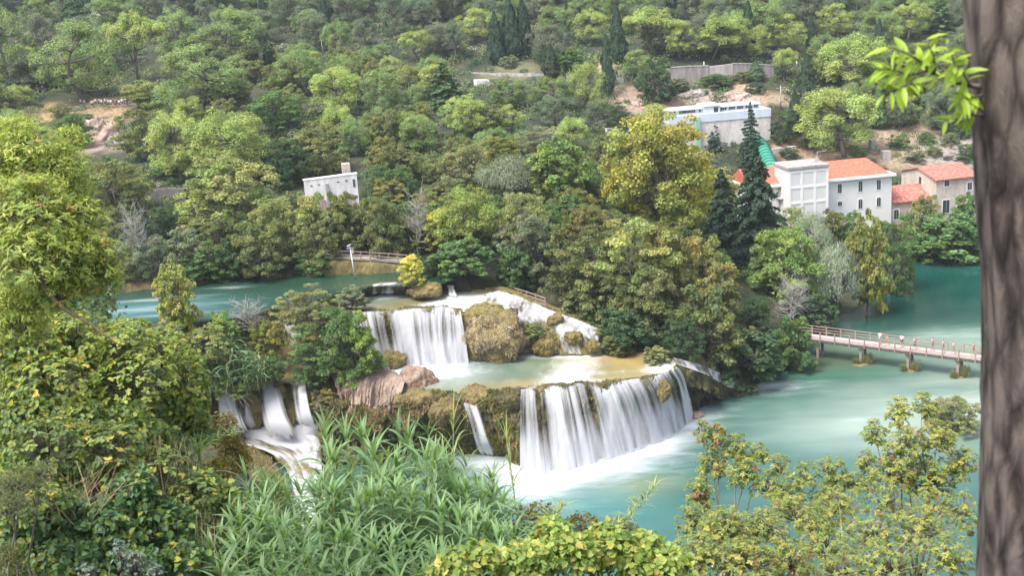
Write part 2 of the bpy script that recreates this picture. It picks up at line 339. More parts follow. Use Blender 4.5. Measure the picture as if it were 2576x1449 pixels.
# upper lake
ux=np.arange(-120,0,1.); uy=np.arange(122,158,.8); UX,UY=np.meshgrid(ux,uy); P=np.stack([UX,UY,UX*0+ZL],-1)
keep=inpoly(UX,UY,np.array(LAKE_UP)); d=dline(UX,UY,list(LAKE_UP)+[LAKE_UP[0]])
ok=(keep|(d<1.6)); fc=gridfaces(len(uy),len(ux)); fc=fc[ok.ravel()[fc].all(1)]
col=blobs(P,(.016,.050,.031),[(380,775,ZL,11,5,(.10,.24,.24),.9),(300,790,ZL,12,5,(.12,.28,.30),.9),(560,800,ZL,6,3,(.10,.22,.16),.7),(950,700,ZL,10,3,(.03,.10,.065),.8),(860,720,ZL,6,2,(.10,.16,.10),.6)])
foam=.0*UX
for (X,Y,rx,ry,wt) in [(370,755,10,1.2,.55),(330,782,10,1.5,.5),(480,765,6,.8,.35),(450,790,7,1,.4),(560,722,4,.6,.45),(600,725,4,.6,.3),(980,716,3,.8,.6)]:
    q=onz(X,Y,ZL); foam=foam+wt*np.exp(-(((UX-q[0])/rx)**2+((UY-q[1])/ry)**2))
o=mk('river',P.reshape(-1,3),fc,M['river'],col=col.reshape(-1,3),smoothf=True); addfoam(o,foam); tag(o,kind='structure')
# ------------------------------------------------------------------ travertine and waterfalls
def rockmat(name,stops,streak=(1,1,.25),sc=1.6,bs=.7):
    m,n,b,o=newmat(name); oc=ocoord(n,streak); f=noise(n,sc,6,oc,.65,.5); g=noise(n,.35,4,ocoord(n),.6)
    mx=N(n,'Math',operation='MULTIPLY_ADD'); mx.inputs[1].default_value=.55; n.links.new(f,mx.inputs[0])
    m2=N(n,'Math',operation='MULTIPLY'); m2.inputs[1].default_value=.45; n.links.new(g,m2.inputs[0]); n.links.new(m2.outputs[0],mx.inputs[2])
    n.links.new(ramp(n,mx.outputs[0],stops),b.inputs['Base Color']); b.inputs['Roughness'].default_value=.8; bump(n,b,f,bs,.4); return m
M['cliff']=rockmat('mossy_travertine',[(.3,(.018,.017,.010)),(.45,(.05,.047,.022)),(.56,(.13,.105,.04)),(.7,(.25,.19,.08))])
M['tufa']=rockmat('pink_tufa',[(.3,(.11,.08,.06)),(.5,(.30,.22,.17)),(.7,(.46,.35,.27))],(1.6,1.6,.22),1.4)
M['moss']=rockmat('moss_rock',[(.3,(.05,.04,.015)),(.5,(.16,.13,.045)),(.7,(.30,.23,.08))],(1,1,.5),1.8)
def cliff(name,lines,nu,nv,mat,amp,freq,label=None,cat='rock ledge',seed=1,out=(0,-1,0),kind=None,moss=0,mcol=((.15,.14,.05),(.24,.20,.08),(.10,.12,.04)),ml=.5):
    G=loft(lines,nu,nv); o=np.array(out,float); nz=fbm(G*np.array([freq,freq,freq*.35]),seed,5)+.35*fbm(G*freq*3.1,seed+3,3); t=np.linspace(0,1,G.shape[0])[:,None]
    e=np.clip(t*8,0.15,1)
    G=G+(o[None,None]*(nz*amp*e)[...,None]); G[...,2]+=fbm(G*freq*1.3,seed+7,3)*amp*.25*(e-.15)
    ob=mk(name,G.reshape(-1,3),gridfaces(*G.shape[:2]),mat,smoothf=True); tag(ob,label,cat,kind=kind)
    if moss:
        rg=np.random.default_rng(seed); i=rg.integers(2,G.shape[0]-2,moss*2); j=rg.integers(0,G.shape[1],moss*2); P=G[i,j]+rg.normal(size=(moss*2,3))*.1; P=P[(vnoise(P*.55,seed+20)>-.15)][:moss]; k=len(P)
        V=quads(P+np.array([0,-.12,-ml*.3]),np.tile([0,-1.,.25],(k,1))+rg.normal(size=(k,3))*.5,ml*.5*(.5+rg.random(k)),.05+.05*rg.random(k),rg,dirv=np.array([0,-.25,-1.2]))
        c=np.array(mcol)[np.clip(((vnoise(P*.8,seed+31)+.6)*len(mcol)/1.2).astype(int),0,len(mcol)-1)]*varcol(k,rg,.2); mk('hanging_moss',V,qfaces(k),M['grass'],ob,col=np.repeat(c,4,0))
    return ob
def curtainmat(name,cov,fx,fy,seed=0.,top=(.0)):
    m,n,b,o=newmat(name); uvn=N(n,'UVMap'); mp=n.nodes.new('ShaderNodeMapping'); mp.inputs['Scale'].default_value=(fx,fy,1); mp.inputs['Location'].default_value=(seed,seed*1.7,seed); n.links.new(uvn.outputs[0],mp.inputs[0])
    f=noise(n,1.,3,mp.outputs[0],.6,.15); 
    mp2=n.nodes.new('ShaderNodeMapping'); mp2.inputs['Scale'].default_value=(fx*.30,fy*.6,1); mp2.inputs['Location'].default_value=(seed+3,1,2); n.links.new(uvn.outputs[0],mp2.inputs[0]); g=noise(n,1.,2,mp2.outputs[0],.5,.0)
    fo=N(n,'Attribute',attribute_name='Foam')
    s=N(n,'Math',operation='MULTIPLY_ADD'); s.inputs[1].default_value=.9; n.links.new(f,s.inputs[0])
    s2=N(n,'Math',operation='MULTIPLY_ADD'); s2.inputs[1].default_value=1.7; s2.inputs[2].default_value=cov-1.33; n.links.new(g,s2.inputs[0]); n.links.new(s2.outputs[0],s.inputs[2])
    s3=N(n,'Math',operation='ADD'); n.links.new(s.outputs[0],s3.inputs[0]); n.links.new(fo.outputs['Fac'],s3.inputs[1])
    mr=N(n,'MapRange'); mr.interpolation_type='SMOOTHSTEP'; mr.inputs[1].default_value=.0; mr.inputs[2].default_value=.42; mr.inputs[4].default_value=.97; n.links.new(s3.outputs[0],mr.inputs[0])
    b.inputs['Base Color'].default_value=(.60,.60,.635,1); b.inputs['Roughness'].default_value=.6; b.inputs['Specular IOR Level'].default_value=.2
    t=N(n,'BsdfTranslucent'); t.inputs[0].default_value=(.64,.64,.68,1); x=N(n,'MixShader'); x.inputs[0].default_value=.3; n.links.new(b.outputs[0],x.inputs[1]); n.links.new(t.outputs[0],x.inputs[2])
    tr=N(n,'BsdfTransparent'); y=N(n,'MixShader'); n.links.new(mr.outputs[0],y.inputs[0]); n.links.new(tr.outputs[0],y.inputs[1]); n.links.new(x.outputs[0],y.inputs[2]); n.links.new(y.outputs[0],o.inputs[0]); return m
M['fall']=curtainmat('falling_water',.17,1.1,.03); M['fall2']=curtainmat('falling_water_thin',.04,1.9,.04,5.); M['jet']=curtainmat('water_jet',.26,2.6,.05,2.); M['slide']=curtainmat('sliding_water',.16,1.0,.30,8.)
def curtain(name,lines,nu,nv,mat,parent,foam_top=0.,foam_bot=.35,edge=0.,amp=.12,seed=1):
    G=loft(lines,nu,nv); G=G+np.array([0,-1,0])*(fbm(G*np.array([1.2,1.2,.15]),seed,3)*amp)[...,None]
    uv=griduv(G); o=mk(name,G.reshape(-1,3),gridfaces(*G.shape[:2]),mat,parent,uv=uv,smoothf=True)
    t=np.linspace(0,1,G.shape[0])[:,None]; u=np.linspace(0,1,G.shape[1])[None]
    fo=foam_top*(1-t)**3+foam_bot*smooth(.55,1,t)+0*u
    if edge: fo=fo-edge*2.2*(1-smooth(0,.34,np.minimum(u,1-u)+.06*vnoise(np.stack([t*3+0*u,t*0+u*2,0*u+0*t],-1),seed)))-.9*smooth(.78,1.,t)
    addfoam(o,fo); return o
def off(L,dy,dz=0.,dx=0.): return np.asarray(L)+np.array([dx,-dy,dz])
# A: the broad lower fall
lipA=zl((1310,986,ZM),(1360,978,ZM),(1400,975,ZM),(1500,967,ZM),(1600,961,ZM),(1650,950,ZM),(1690,936,ZM),(1706,925,ZM)); botA=zl((1308,1192,0),(1400,1178,0),(1500,1155,0),(1600,1124,0),(1690,1088,0),(1742,1040,0))
midA=(resample(lipA,30)*.5+resample(botA,30)*.5); topA=off(resample(lipA,30),-1.5,-.15)
cliff('travertine_ledge',[topA,resample(lipA,30),off(midA,-1.2,0),off(resample(botA,30),-2.0,-1.5)],160,26,M['cliff'],.75,.55,'dark mossy ledge behind the broad lower waterfall',seed=4,moss=2500)
fa=thing('waterfall','broad curtain waterfall of many white streams dropping into the turquoise lower pool','waterfall',botA[2])
def local(L,root): return np.asarray(L)-np.array(root.location)
l=resample(lipA,30); bt=resample(botA,30)
curtain('water_curtain',[local(off(l,-.5,.1),fa),local(off(l,.25,.05),fa),local(off(l*.72+bt*.28,.95,.9),fa),local(off(l*.35+bt*.65,.75,.7),fa),local(off(bt,.6,-.35),fa)],200,12,M['fall'],fa,.25,.35,seed=2)
curtain('water_curtain',[local(off(l,-.45,.16),fa),local(off(l,.5,.1),fa),local(off(l*.7+bt*.3,1.5,1.0),fa),local(off(l*.35+bt*.65,1.5,.8),fa),local(off(bt,1.4,-.35),fa)],200,12,M['fall2'],fa,.2,.3,seed=6)
# its left end: mossy cliff with single jets
lipB=zl((1085,996,ZM),(1120,1000,ZM),(1160,1004,ZM),(1235,994,ZM),(1312,986,ZM)); botB=zl((1080,1130,0),(1130,1140,0),(1180,1145,0),(1245,1150,0),(1315,1190,0))
lb=resample(lipB,30); bb=resample(botB,30)
cliff('travertine_ledge',[off(lb,-2,-.1),lb,off(lb*.6+bb*.4,.5,0),off(bb,-1.2,-1.5)],110,22,M['cliff'],.8,.6,'mossy brown ledge with a single slanting jet beside the broad fall',seed=9,moss=9000)
def jet(label,pts_top,pts_bot,ztop,zbot,bulge=1.2,mat='jet',nu=24,fb=.3,rise=.8,group=None,edge=.35):
    T=zl(*[(a,b,ztop) for a,b in pts_top]); B=zl(*[(a,b,zbot) for a,b in pts_bot]); T=resample(T,8);B=resample(B,8)
    r=thing('waterfall',label,'waterfall',B.mean(0),group=group)
    curtain('water_curtain',[local(off(T,-.7,.1),r),local(off(T,.15,.08),r),local(off(T*.7+B*.3,bulge*.7,rise),r),local(off(T*.35+B*.65,bulge,rise*.7),r),local(off(B,.3,.05),r)],nu,12,M[mat],r,.4,fb,edge=edge,amp=.06); return r
jet('narrow slanting jet left of the broad curtain, falling past a dark ledge',[(1158,1022),(1204,1016)],[(1200,1158),(1262,1158)],6.6,0,2.6,nu=36)
jet('hair-thin trickle between the slanting jet and the broad curtain',[(1232,1004),(1246,1002)],[(1236,1140),(1254,1140)],7,0,.4,'fall2',10,.1)
# right end: dark rock tongue with trickles and the side chute
lipC=zl((1690,912,ZM),(1720,925,6.6),(1760,948,5),(1800,972,3),(1812,988,1)); botC=zl((1725,1062,-.3),(1750,1035,-.3),(1780,1018,-.3),(1805,1002,-.3),(1816,992,-.3))
cliff('rock_tongue',[off(lipC,-2.2,-1.5),lipC,off(lipC*.5+botC*.5,.3,.2),off(botC,0,-.5)],90,24,M['cliff'],.8,1.1,'dark wet rock tongue with thin trickles at the right end of the broad fall','rock',seed=12,moss=2500,mcol=((.06,.06,.03),(.12,.11,.05)))
for k,(a,bq) in enumerate([((1716,930),(1742,1040)),((1736,943),(1762,1020)),((1758,956),(1782,1012)),((1785,968),(1800,1000))]):
    jet('thin white trickle over the dark rock tongue at the end of the broad fall',[(a[0]-4,a[1]),(a[0]+5,a[1]+3)],[(bq[0]-5,bq[1]+2),(bq[0]+6,bq[1])],[6.4,5.6,4.6,3.2][k],0,.6,'fall2',8,.2,.4,'thin trickles over the rock tongue')
r=thing('waterfall','foaming side chute sliding past the rock tongue into the lower lake','waterfall',onz(1830,960,1))
T=zl((1694,905,7.4),(1760,922,6),(1840,955,2),(1900,968,.3)); Bq=zl((1704,918,7.2),(1775,942,5.2),(1830,975,1.2),(1900,985,.15))
curtain('water_curtain',[local(off(T,-.6,.1),r),local(off((T+Bq)/2,.1,.25),r),local(off(Bq,.2,.1),r)],40,8,M['slide'],r,.3,.3)
cliff('rock_bank',[off(T,-3,.8),off(T,-.6,-.05),off((T+Bq)/2,.1,.1),off(Bq,.2,-.1),off(Bq,.3,-2)],90,14,M['cliff'],.5,1.1,'wet dark rock under the foaming side chute','rock',seed=15)
# middle pool on its terrace
mp_front=zl((985,980,ZM),(1040,990,ZM),(1090,998,ZM),(1160,1003,ZM),(1235,993,ZM),(1310,986,ZM),(1400,975,ZM),(1500,967,ZM),(1600,961,ZM),(1650,950,ZM),(1690,936,ZM),(1706,925,ZM))
mp_back=zl((950,905,ZM),(1060,900,ZM),(1150,898,ZM),(1340,880,ZM),(1430,880,ZM),(1525,872,ZM),(1620,872,ZM),(1700,900,ZM))
G=loft([off(mp_back,-2.5,0),resample(mp_back,40)*.5+resample(mp_front,40)*.5,off(mp_front,-.15,0)],130,22)
G[...,2]=ZM-.06
col=blobs(G,(.15,.19,.125),[(1600,905,ZM,7,5,(.52,.38,.13),1.),(1560,930,ZM,6,3,(.46,.36,.15),.8),(1480,930,ZM,6,3,(.36,.31,.15),.8),(1250,950,ZM,7,4,(.17,.26,.20),.8),(1200,915,ZM,7,2.2,(.13,.22,.19),.8),(1120,950,ZM,6,4,(.45,.5,.5),.7),(1330,965,ZM,7,1.8,(.48,.38,.18),.8),(1530,955,ZM,8,1.8,(.50,.40,.19),.85),(1650,885,ZM,6,2.5,(.50,.38,.16),.95),(1000,960,ZM,4,3,(.5,.52,.52),.6)])
foam=np.zeros(G.shape[:2])
for (X,Y,rx,ry,wt) in [(1060,915,7,2,1.29),(1040,940,5,3.,0.98),(1140,935,5,2,0.54),(1000,930,3,3,0.88),(1420,945,3.2,4.5,0.67),(1470,915,3,3,0.54),(1440,965,3.5,1.8,0.65),(1530,893,4,1.2,.35),(1655,932,1.8,3.,.6),(1680,915,2,3,0.65),(1370,890,4,1.,0.75),(1450,892,5,1,0.81),(1550,935,6,.9,0.33),(1240,960,4,1,0.21)]:
    q=onz(X,Y,ZM); foam=foam+wt*np.exp(-(((G[...,0]-q[0])/rx)**2+((G[...,1]-q[1])/ry)**2))
o=mk('pool',G.reshape(-1,3),gridfaces(*G.shape[:2]),M['pool'],col=col.reshape(-1,3),smoothf=True); addfoam(o,foam); tag(o,kind='structure')
# B: the upper fall
lipU=zl((840,772,ZU),(880,784,ZU),(930,790,ZU),(1000,786,ZU),(1060,780,ZU),(1120,776,ZU),(1160,785,ZU)); botU=zl((850,900,ZM),(900,902,ZM),(960,905,ZM),(1020,908,ZM),(1080,910,ZM),(1145,906,ZM),(1180,905,ZM))
lu=resample(lipU,30);bu=resample(botU,30)
cliff('travertine_ledge',[off(lu,-1.8,-.12),lu,off(lu*.5+bu*.5,-.4,.2),off(bu,-.8,-1)],120,24,M['cliff'],.7,.6,'ochre and black ledge behind the upper waterfall',seed=22,moss=2500)
r=thing('waterfall','upper waterfall of parted white veils above the middle pool','waterfall',bu[15])
curtain('water_curtain',[local(off(lu,-.6,.08),r),local(off(lu,.3,.05),r),local(off(lu*.68+bu*.32,1.1,.6),r),local(off(lu*.3+bu*.7,1.3,.5),r),local(off(bu,1.1,-.3),r)],130,12,M['fall'],r,.3,.35,seed=12)
curtain('water_curtain',[local(off(lu,-.6,.14),r),local(off(lu,.6,.1),r),local(off(lu*.68+bu*.32,1.7,.6),r),local(off(lu*.3+bu*.7,1.9,.4),r),local(off(bu,1.8,-.3),r)],130,12,M['fall2'],r,.2,.25,seed=16)
jet('strong straight jet of the upper fall beside the big grassy mound',[(1112,782),(1142,784)],[(1100,908),(1140,906)],12.8,ZM,.9,'jet',24,.3,.5)
# upper terrace sheet
ut_back=zl((850,742,ZU),(900,738,ZU),(960,742,ZU),(1030,744,ZU),(1110,740,ZU),(1180,738,ZU),(1250,736,ZU),(1300,745,ZU)); ut_front=zl((840,772,ZU),(880,784,ZU),(930,790,ZU),(1000,786,ZU),(1060,780,ZU),(1120,776,ZU),(1160,785,ZU),(1240,770,ZU),(1300,765,12.6))
G=loft([off(ut_back,-2,0),resample(ut_back,30)*.5+resample(ut_front,30)*.5,ut_front],100,14); G[...,2]-=.04
col=blobs(G,(.27,.23,.12),[(940,755,ZU,5,3,(.16,.27,.23),.9),(1030,765,ZU,6,2,(.25,.24,.10),.7),(1200,755,ZU,5,3,(.50,.40,.17),.9)])
foam=np.zeros(G.shape[:2])
for (X,Y,rx,ry,wt) in [(950,742,4,1.8,1.46),(1130,760,3,4,0.99),(1090,772,4,1.8,0.80),(1160,750,2.5,2.5,0.66),(1230,748,3,2,0.61),(1000,783,7,.8,0.46),(1180,775,3,2,0.66),(880,772,3,1.5,0.66)]:
    q=onz(X,Y,ZU); foam=foam+wt*np.exp(-(((G[...,0]-q[0])/rx)**2+((G[...,1]-q[1])/ry)**2))
o=mk('pool',G.reshape(-1,3),gridfaces(*G.shape[:2]),M['pool'],col=col.reshape(-1,3),smoothf=True); addfoam(o,foam); tag(o,kind='structure')
# the low step between the upper lake and the terrace
lipS=zl((845,738,ZL),(900,724,ZL),(960,714,ZL),(1020,714,ZL)); botS=zl((850,756,ZU),(905,748,ZU),(960,742,ZU),(1020,742,ZU))
cliff('travertine_ledge',[off(lipS,-1.5,-.12),lipS,off(botS,0,-.3)],60,10,M['cliff'],.3,.9,'low pale sill edging the dark green river above the terrace',seed=31)
jet('small fan of water spilling over the low sill left of the yellow bush',[(915,722),(1012,714)],[(915,745),(1005,743)],ZL,ZU,.5,'fall',40,.4,.2)
jet('short white step under the dark green tree at the back of the terrace',[(1116,722),(1150,724)],[(1122,748),(1160,750)],14,ZU,.4,'fall',24,.4,.2)
# C: the tumbling cascade on the right
c1=zl((1225,742,13.1),(1265,738,13.3),(1310,752,12.7),(1385,785,11.4),(1460,812,10.2),(1545,852,8.8)); c2=zl((1225,770,12.5),(1270,785,12),(1310,795,11.5),(1365,812,10.7),(1430,835,9.8),(1540,868,8)); c3=zl((1270,830,9.6),(1315,840,9.3),(1350,838,9.6),(1400,850,9.2),(1460,852,9),(1535,876,7.7)); c4=zl((1300,896,ZM-.2),(1340,893,ZM-.2),(1390,894,ZM-.2),(1440,896,ZM-.2),(1500,893,ZM-.2),(1530,886,ZM-.2))
cliff('cascade_bed',[off(c1,-2.5,.25),c1,c2,c3,off(c4,0,-.6)],120,12,M['moss'],.85,.6,'uneven mossy travertine slope under the tumbling cascade','rock ledge',seed=41,moss=2500,mcol=((.30,.26,.10),(.22,.21,.08)),ml=.35)
r=thing('waterfall','tumbling stepped cascade spreading over mossy travertine right of the grassy mound','waterfall',c3[3])
curtain('water_curtain',[local(off(q,.45,.35),r) for q in (c1,c2,c3,c4+np.array([0,0,.1]))],140,12,M['slide'],r,.35,.1,amp=.5,seed=43)
cliff('river_bank',[zl((380,822,ZL+.15),(470,816,ZL+.15),(560,806,ZL+.15),(640,793,ZL+.15),(700,769,ZL+.15),(790,755,ZL+.15),(860,742,ZL+.1)),zl((400,850,13),(490,850,12.8),(570,835,13),(650,815,13.3),(720,795,13.6),(800,785,13.4),(870,775,13)),zl((420,930,9.5),(500,930,9.5),(580,900,10),(660,870,10.8),(740,850,11.2),(820,850,11),(900,860,10))],90,14,M['moss'],.5,.6,'overgrown mossy bank between the green river and the left falls','bank',seed=49,moss=5000,mcol=((.2,.22,.08),(.14,.18,.06),(.26,.24,.1)))
# left falls and the chutes that feed and drain them
e1=zl((690,800,13.6),(745,812,13.4)); e2=zl((712,850,11.5),(765,850,11.5)); e3=zl((690,900,9.6),(745,905,9.6)); e4=zl((668,945,8.2),(750,950,8.2))
cliff('cascade_bed',[zl((640,800,13.2),(800,800,13.2)),zl((640,850,11.2),(830,850,11.2)),zl((610,900,9.2),(840,905,9.2)),zl((520,962,7.9),(800,962,7.9))],50,10,M['moss'],.35,.6,'mossy slope between the shrubs feeding the left falls','rock ledge',seed=51)
r=thing('waterfall','steep white chute slipping between shrubs toward the left falls','waterfall',e3[0])
curtain('water_curtain',[local(off(q,.5,.45),r) for q in (e1,e2,e3,e4)],26,10,M['slide'],r,.4,.3,seed=53,edge=.3)
lipF=zl((500,960,7.9),(545,966,7.9),(600,970,7.9),(650,955,7.9),(690,950,7.9),(745,955,7.9),(800,965,7.9)); botF=zl((500,1110,2.5),(560,1110,2.5),(620,1115,2.5),(690,1110,2.5),(760,1100,2.5),(830,1095,2.5))
lf=resample(lipF,30);bf=resample(botF,30)
cliff('travertine_ledge',[off(lf,-1.5,-.1),lf,off(lf*.5+bf*.5,-.5,0),off(bf,-1,-1)],100,22,M['cliff'],.8,.6,'brown mossy ledge carrying the three left falls',seed=57,moss=6000)
jet('leftmost white fall, half behind the big green bank of shrubs',[(530,965),(600,970)],[(548,1106),(664,1112)],7.9,2.4,2.,nu=60,edge=.2)
jet('bold smooth fall in the middle of the left group',[(640,953),(706,947)],[(668,1114),(786,1112)],7.9,2.4,2.6,nu=60,edge=.2)
jet('slim fall on the right of the left group beside brown tufa',[(726,955),(774,958)],[(748,1094),(812,1088)],7.9,2.8,2.,nu=40,edge=.2)
jet('short fall between two moss tongues in the left group',[(600,988),(628,992)],[(602,1090),(656,1092)],6.9,2.7,1.6,nu=30,edge=.2)
g1=zl((520,1075,3.3),(640,1078,3.2),(800,1062,3.1)); g2=zl((585,1112,2.2),(690,1112,2.2),(812,1100,2.2)); g3=zl((690,1150,1.2),(745,1150,1.2),(808,1140,1.2)); g4=zl((735,1215,.2),(775,1215,.2),(815,1210,.2)); g5=zl((745,1330,.1),(785,1330,.1),(830,1320,.1))
cliff('cascade_bed',[off(g1,-1.5,-.1),g1,g2,g3,g4,off(g5,0,-.2)],50,10,M['moss'],.3,.7,'rocky apron under the left falls','rock ledge',seed=61)
r=thing('waterfall','white rapids running down from the left falls behind the reeds','waterfall',g3[0])
curtain('water_curtain',[local(off(q,.35,.4),r) for q in (g1,g2,g3,g4,g5)],40,8,M['slide'],r,.5,.4,seed=63)
# the dark bank between left falls and lower pool
d1=zl((780,968,8.0),(850,1008,6.4),(930,1030,5.8),(1010,1035,5.6),(1060,1020,6.2),(1100,1004,ZM)); d2=zl((800,1060,4.5),(870,1070,4),(940,1080,3.6),(1010,1085,3),(1100,1090,2)); d3=zl((810,1150,.2),(880,1160,0),(960,1160,-.2),(1040,1150,-.4),(1110,1150,-.6))
cliff('rock_bank',[off(resample(d1,40),-3,0),resample(d1,40),off((resample(d1,40)+resample(d2,40))/2,.6,0),d2,d3],120,16,M['cliff'],1.3,.7,'dark overgrown tufa bank between the left falls and the slanting jet','rock',seed=65,moss=14000,mcol=((.13,.13,.05),(.22,.16,.08),(.28,.18,.10),(.09,.11,.04)))
f1=zl((640,1120,1.8),(700,1190,.8),(735,1260,.3)); f2=zl((560,1150,4.5),(610,1230,3.5),(640,1330,3)); f3=zl((440,1180,9),(480,1280,8),(500,1400,8))
cliff('rock_bank',[f3,f2,f1,off(f1,0,-1)],40,8,M['moss'],.5,.5,'brown tufa shoulder beside the white rapids','rock',seed=67,moss=5000,mcol=((.26,.2,.1),(.2,.19,.08),(.3,.22,.11)),out=(.6,-.6,.3))
# ------------------------------------------------------------------ foliage generators (unit trees: height 1, crown width 1)
class Crown:
    def __init__(s,seed): s.rg=np.random.default_rng(seed); s.V=[]; s.C=[]; s.T=MB()
    def clump(s,c,r,n,l,asp,up=.4,rnd=.6,tint=(1,1,1),amt=.16,inner=.55,hemi=-.5,droop=None):
        rg=s.rg; c=np.asarray(c,float); r=np.asarray(r,float)*np.ones(3)
        d=sph(int(n*1.6),rg); d=d[d[:,2]>hemi][:n]; k=len(d)
        rad=(inner+(1-inner)*rg.random((k,1))**.6)*(1+.18*vnoise(d*3+c*40,3))[:,None]
        P=c+d*r*rad; Nn=d*.8+np.array([0,0,up])+rg.normal(size=(k,3))*rnd
        s.V.append(quads(P,Nn,l*(.7+.6*rg.random(k)),l*asp*(.7+.6*rg.random(k)),rg,dirv=droop))
        cc=varcol(k,rg,amt)*np.asarray(tint)*(1+rg.normal()*.10)
        s.C.append(np.repeat(cc,4,0))
    def limb(s,a,b,r0,r1,bend=.06,n=5):
        a=np.array(a,float);b=np.array(b,float); L=np.linalg.norm(b-a); w=s.rg.normal(size=3)*bend*L
        t=np.linspace(0,1,n)[:,None]; P=a+(b-a)*t+np.sin(t*np.pi)*w
        s.T.tube(P,list(np.linspace(r0,r1,n)),6); return P
    def done(s,name,lm,bm_,fit=True):
        V=np.concatenate(s.V); C=np.concatenate(s.C)
        if fit:
            lo=np.percentile(V[:,:2],1,0);hi=np.percentile(V[:,:2],99,0); cc=(lo+hi)/2; sc=1/max((hi-lo).max(),1e-6); zt=np.percentile(V[:,2],99.7)
        else: cc=np.zeros(2);sc=1;zt=1
        V[:,:2]=(V[:,:2]-cc)*sc; V[:,2]/=zt
        tv=np.array(s.T.V); tv[:,:2]=(tv[:,:2]-cc)*sc; tv[:,2]/=zt
        c=mk('crown',V,qfaces(len(V)//4),lm,col=C); t=mk('trunk',tv,s.T.F,bm_,smoothf=True)
        for q in (c,t): COL.objects.unlink(q)
        return (c,t)
def pine(seed,nb=9,umb=False,sparse=1.):
    K=Crown(seed); rg=K.rg; lean=rg.normal(size=2)*.05
    Tp=K.limb((0,0,0),(lean[0]*1.5,lean[1]*1.5,.82),.028,.010,.05,7)
    cz=.70 if umb else .55; rz=.24 if umb else .43; n1=nb+3
    for b in range(n1+nb+5):
        if b<n1: az=2*math.pi*(b/n1)+rg.normal()*.3; el=rg.uniform(-.85,.15); rr=.39*rg.uniform(.75,1.12)
        elif b<n1+nb: az=rg.uniform(0,6.28); el=rg.uniform(.1,.75); rr=.37*rg.uniform(.8,1.1)
        else: az=rg.uniform(0,6.28); el=rg.uniform(.75,1.5); rr=.36
        c=np.array([math.cos(az)*math.cos(el)*rr+lean[0],math.sin(az)*math.cos(el)*rr+lean[1],cz+math.sin(el)*rz*.85])
        st=Tp[min(6,max(1,int(3+el*2+rg.uniform(0,1.5))))]; K.limb(st,c-np.array([0,0,.03]),.012,.004,.1)
        bs=rg.uniform(.09,.16); tint=np.array([1,1,1])*rg.uniform(.80,1.2)*np.array([rg.uniform(.92,1.12),1,1])
        for q in range(int(rg.integers(6,9)*sparse)):
            o=sph(1,rg)[0]*np.array([bs,bs,bs*(.6 if umb else .95)])*rg.uniform(.4,1.15); pr=rg.uniform(.055,.10)
            K.clump(c+o,(pr,pr,pr*1.05),125,.0125,.42,.85,.38,tint,.16,.6,-.35)
    return K.done('pine',M['needle'],M['bark'])
def broad(seed,cz=.58,rx=.42,rz=.40,nb=26,cl=5,leaf=.015,asp=.6,flat=.7,n=95,yel=0.,bottom=-.9,tr=True,mat='leaf',multi=1,airy=0):
    K=Crown(seed); rg=K.rg
    for m_ in range(multi):
        a=rg.normal(size=2)*.05*(multi>1)
        Tp=K.limb((a[0],a[1],0),(a[0]*3,a[1]*3,cz+rz*.2),.026/multi**.5,.008,.06,6)
    for b in range(nb):
        f=(b+.5)/nb; u=bottom+(1-bottom)*f; az=b*2.39996+rg.normal()*.3; rr=rg.uniform(.68,1.04)
        h=math.sqrt(max(0,1-u*u)); c=np.array([math.cos(az)*h*rx*rr,math.sin(az)*h*rx*rr,cz+u*rz*rr])
        if u>-.6: K.limb(Tp[min(5,2+int(rg.integers(0,4)))],c*.93+np.array([0,0,cz])*.07,.009,.003,.1,4)
        tint=np.array([1.,1,1])*rg.uniform(.78,1.2)*np.array([rg.uniform(.9,1.15),1,rg.uniform(.85,1.1)])
        if rg.random()<yel: tint=tint*np.array([1.3,1.2,.75])
        bs=rg.uniform(.10,.17)
        for q in range(cl):
            o=sph(1,rg)[0]*np.array([bs,bs,bs*flat])*rg.uniform(.35,1.1); pr=rg.uniform(.05,.085)
            K.clump(c+o,(pr,pr,pr*flat),n if not airy else int(n*.5),leaf,asp,.55,.6,tint,.2,.4,-.55)
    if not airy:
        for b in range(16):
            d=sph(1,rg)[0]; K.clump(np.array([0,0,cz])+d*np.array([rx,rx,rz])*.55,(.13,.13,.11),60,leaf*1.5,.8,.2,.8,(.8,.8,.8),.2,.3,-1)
    return K.done('broad',M[mat],M['bark'])
def bush(seed,**k): 
    d=dict(cz=.40,rx=.44,rz=.55,nb=30,bottom=-.75,flat=.75,multi=3); d.update(k); return broad(seed,**d)
def cypress(seed,wv=.2):
    K=Crown(seed); rg=K.rg; K.limb((0,0,0),(0,0,.95),.06,.02,.01,6)
    n=9000; z=.04+.95*rg.random(n)**1.05; prof=np.minimum(1,(z/.18)**.6)*np.clip((1-z)/.75,0,1)**.62
    az=rg.random(n)*6.283; lump=1+.42*vnoise(np.stack([np.cos(az)*2.2,np.sin(az)*2.2,z*11],1),seed)+.3*vnoise(np.stack([np.cos(az)*5,np.sin(az)*5,z*26],1),seed+2)
    rr=.47*prof*lump*(.62+.38*rg.random(n)**.5)
    P=np.stack([np.cos(az)*rr,np.sin(az)*rr,z],1); Nn=np.stack([np.cos(az),np.sin(az),np.full(n,.25)],1)+rg.normal(size=(n,3))*.45
    K.V.append(quads(P,Nn,.012+.012*rg.random(n),.035+.03*rg.random(n),rg)); K.C.append(np.repeat(varcol(n,rg,.2),4,0))
    return K.done('cypress',M['needle'],M['bark'])
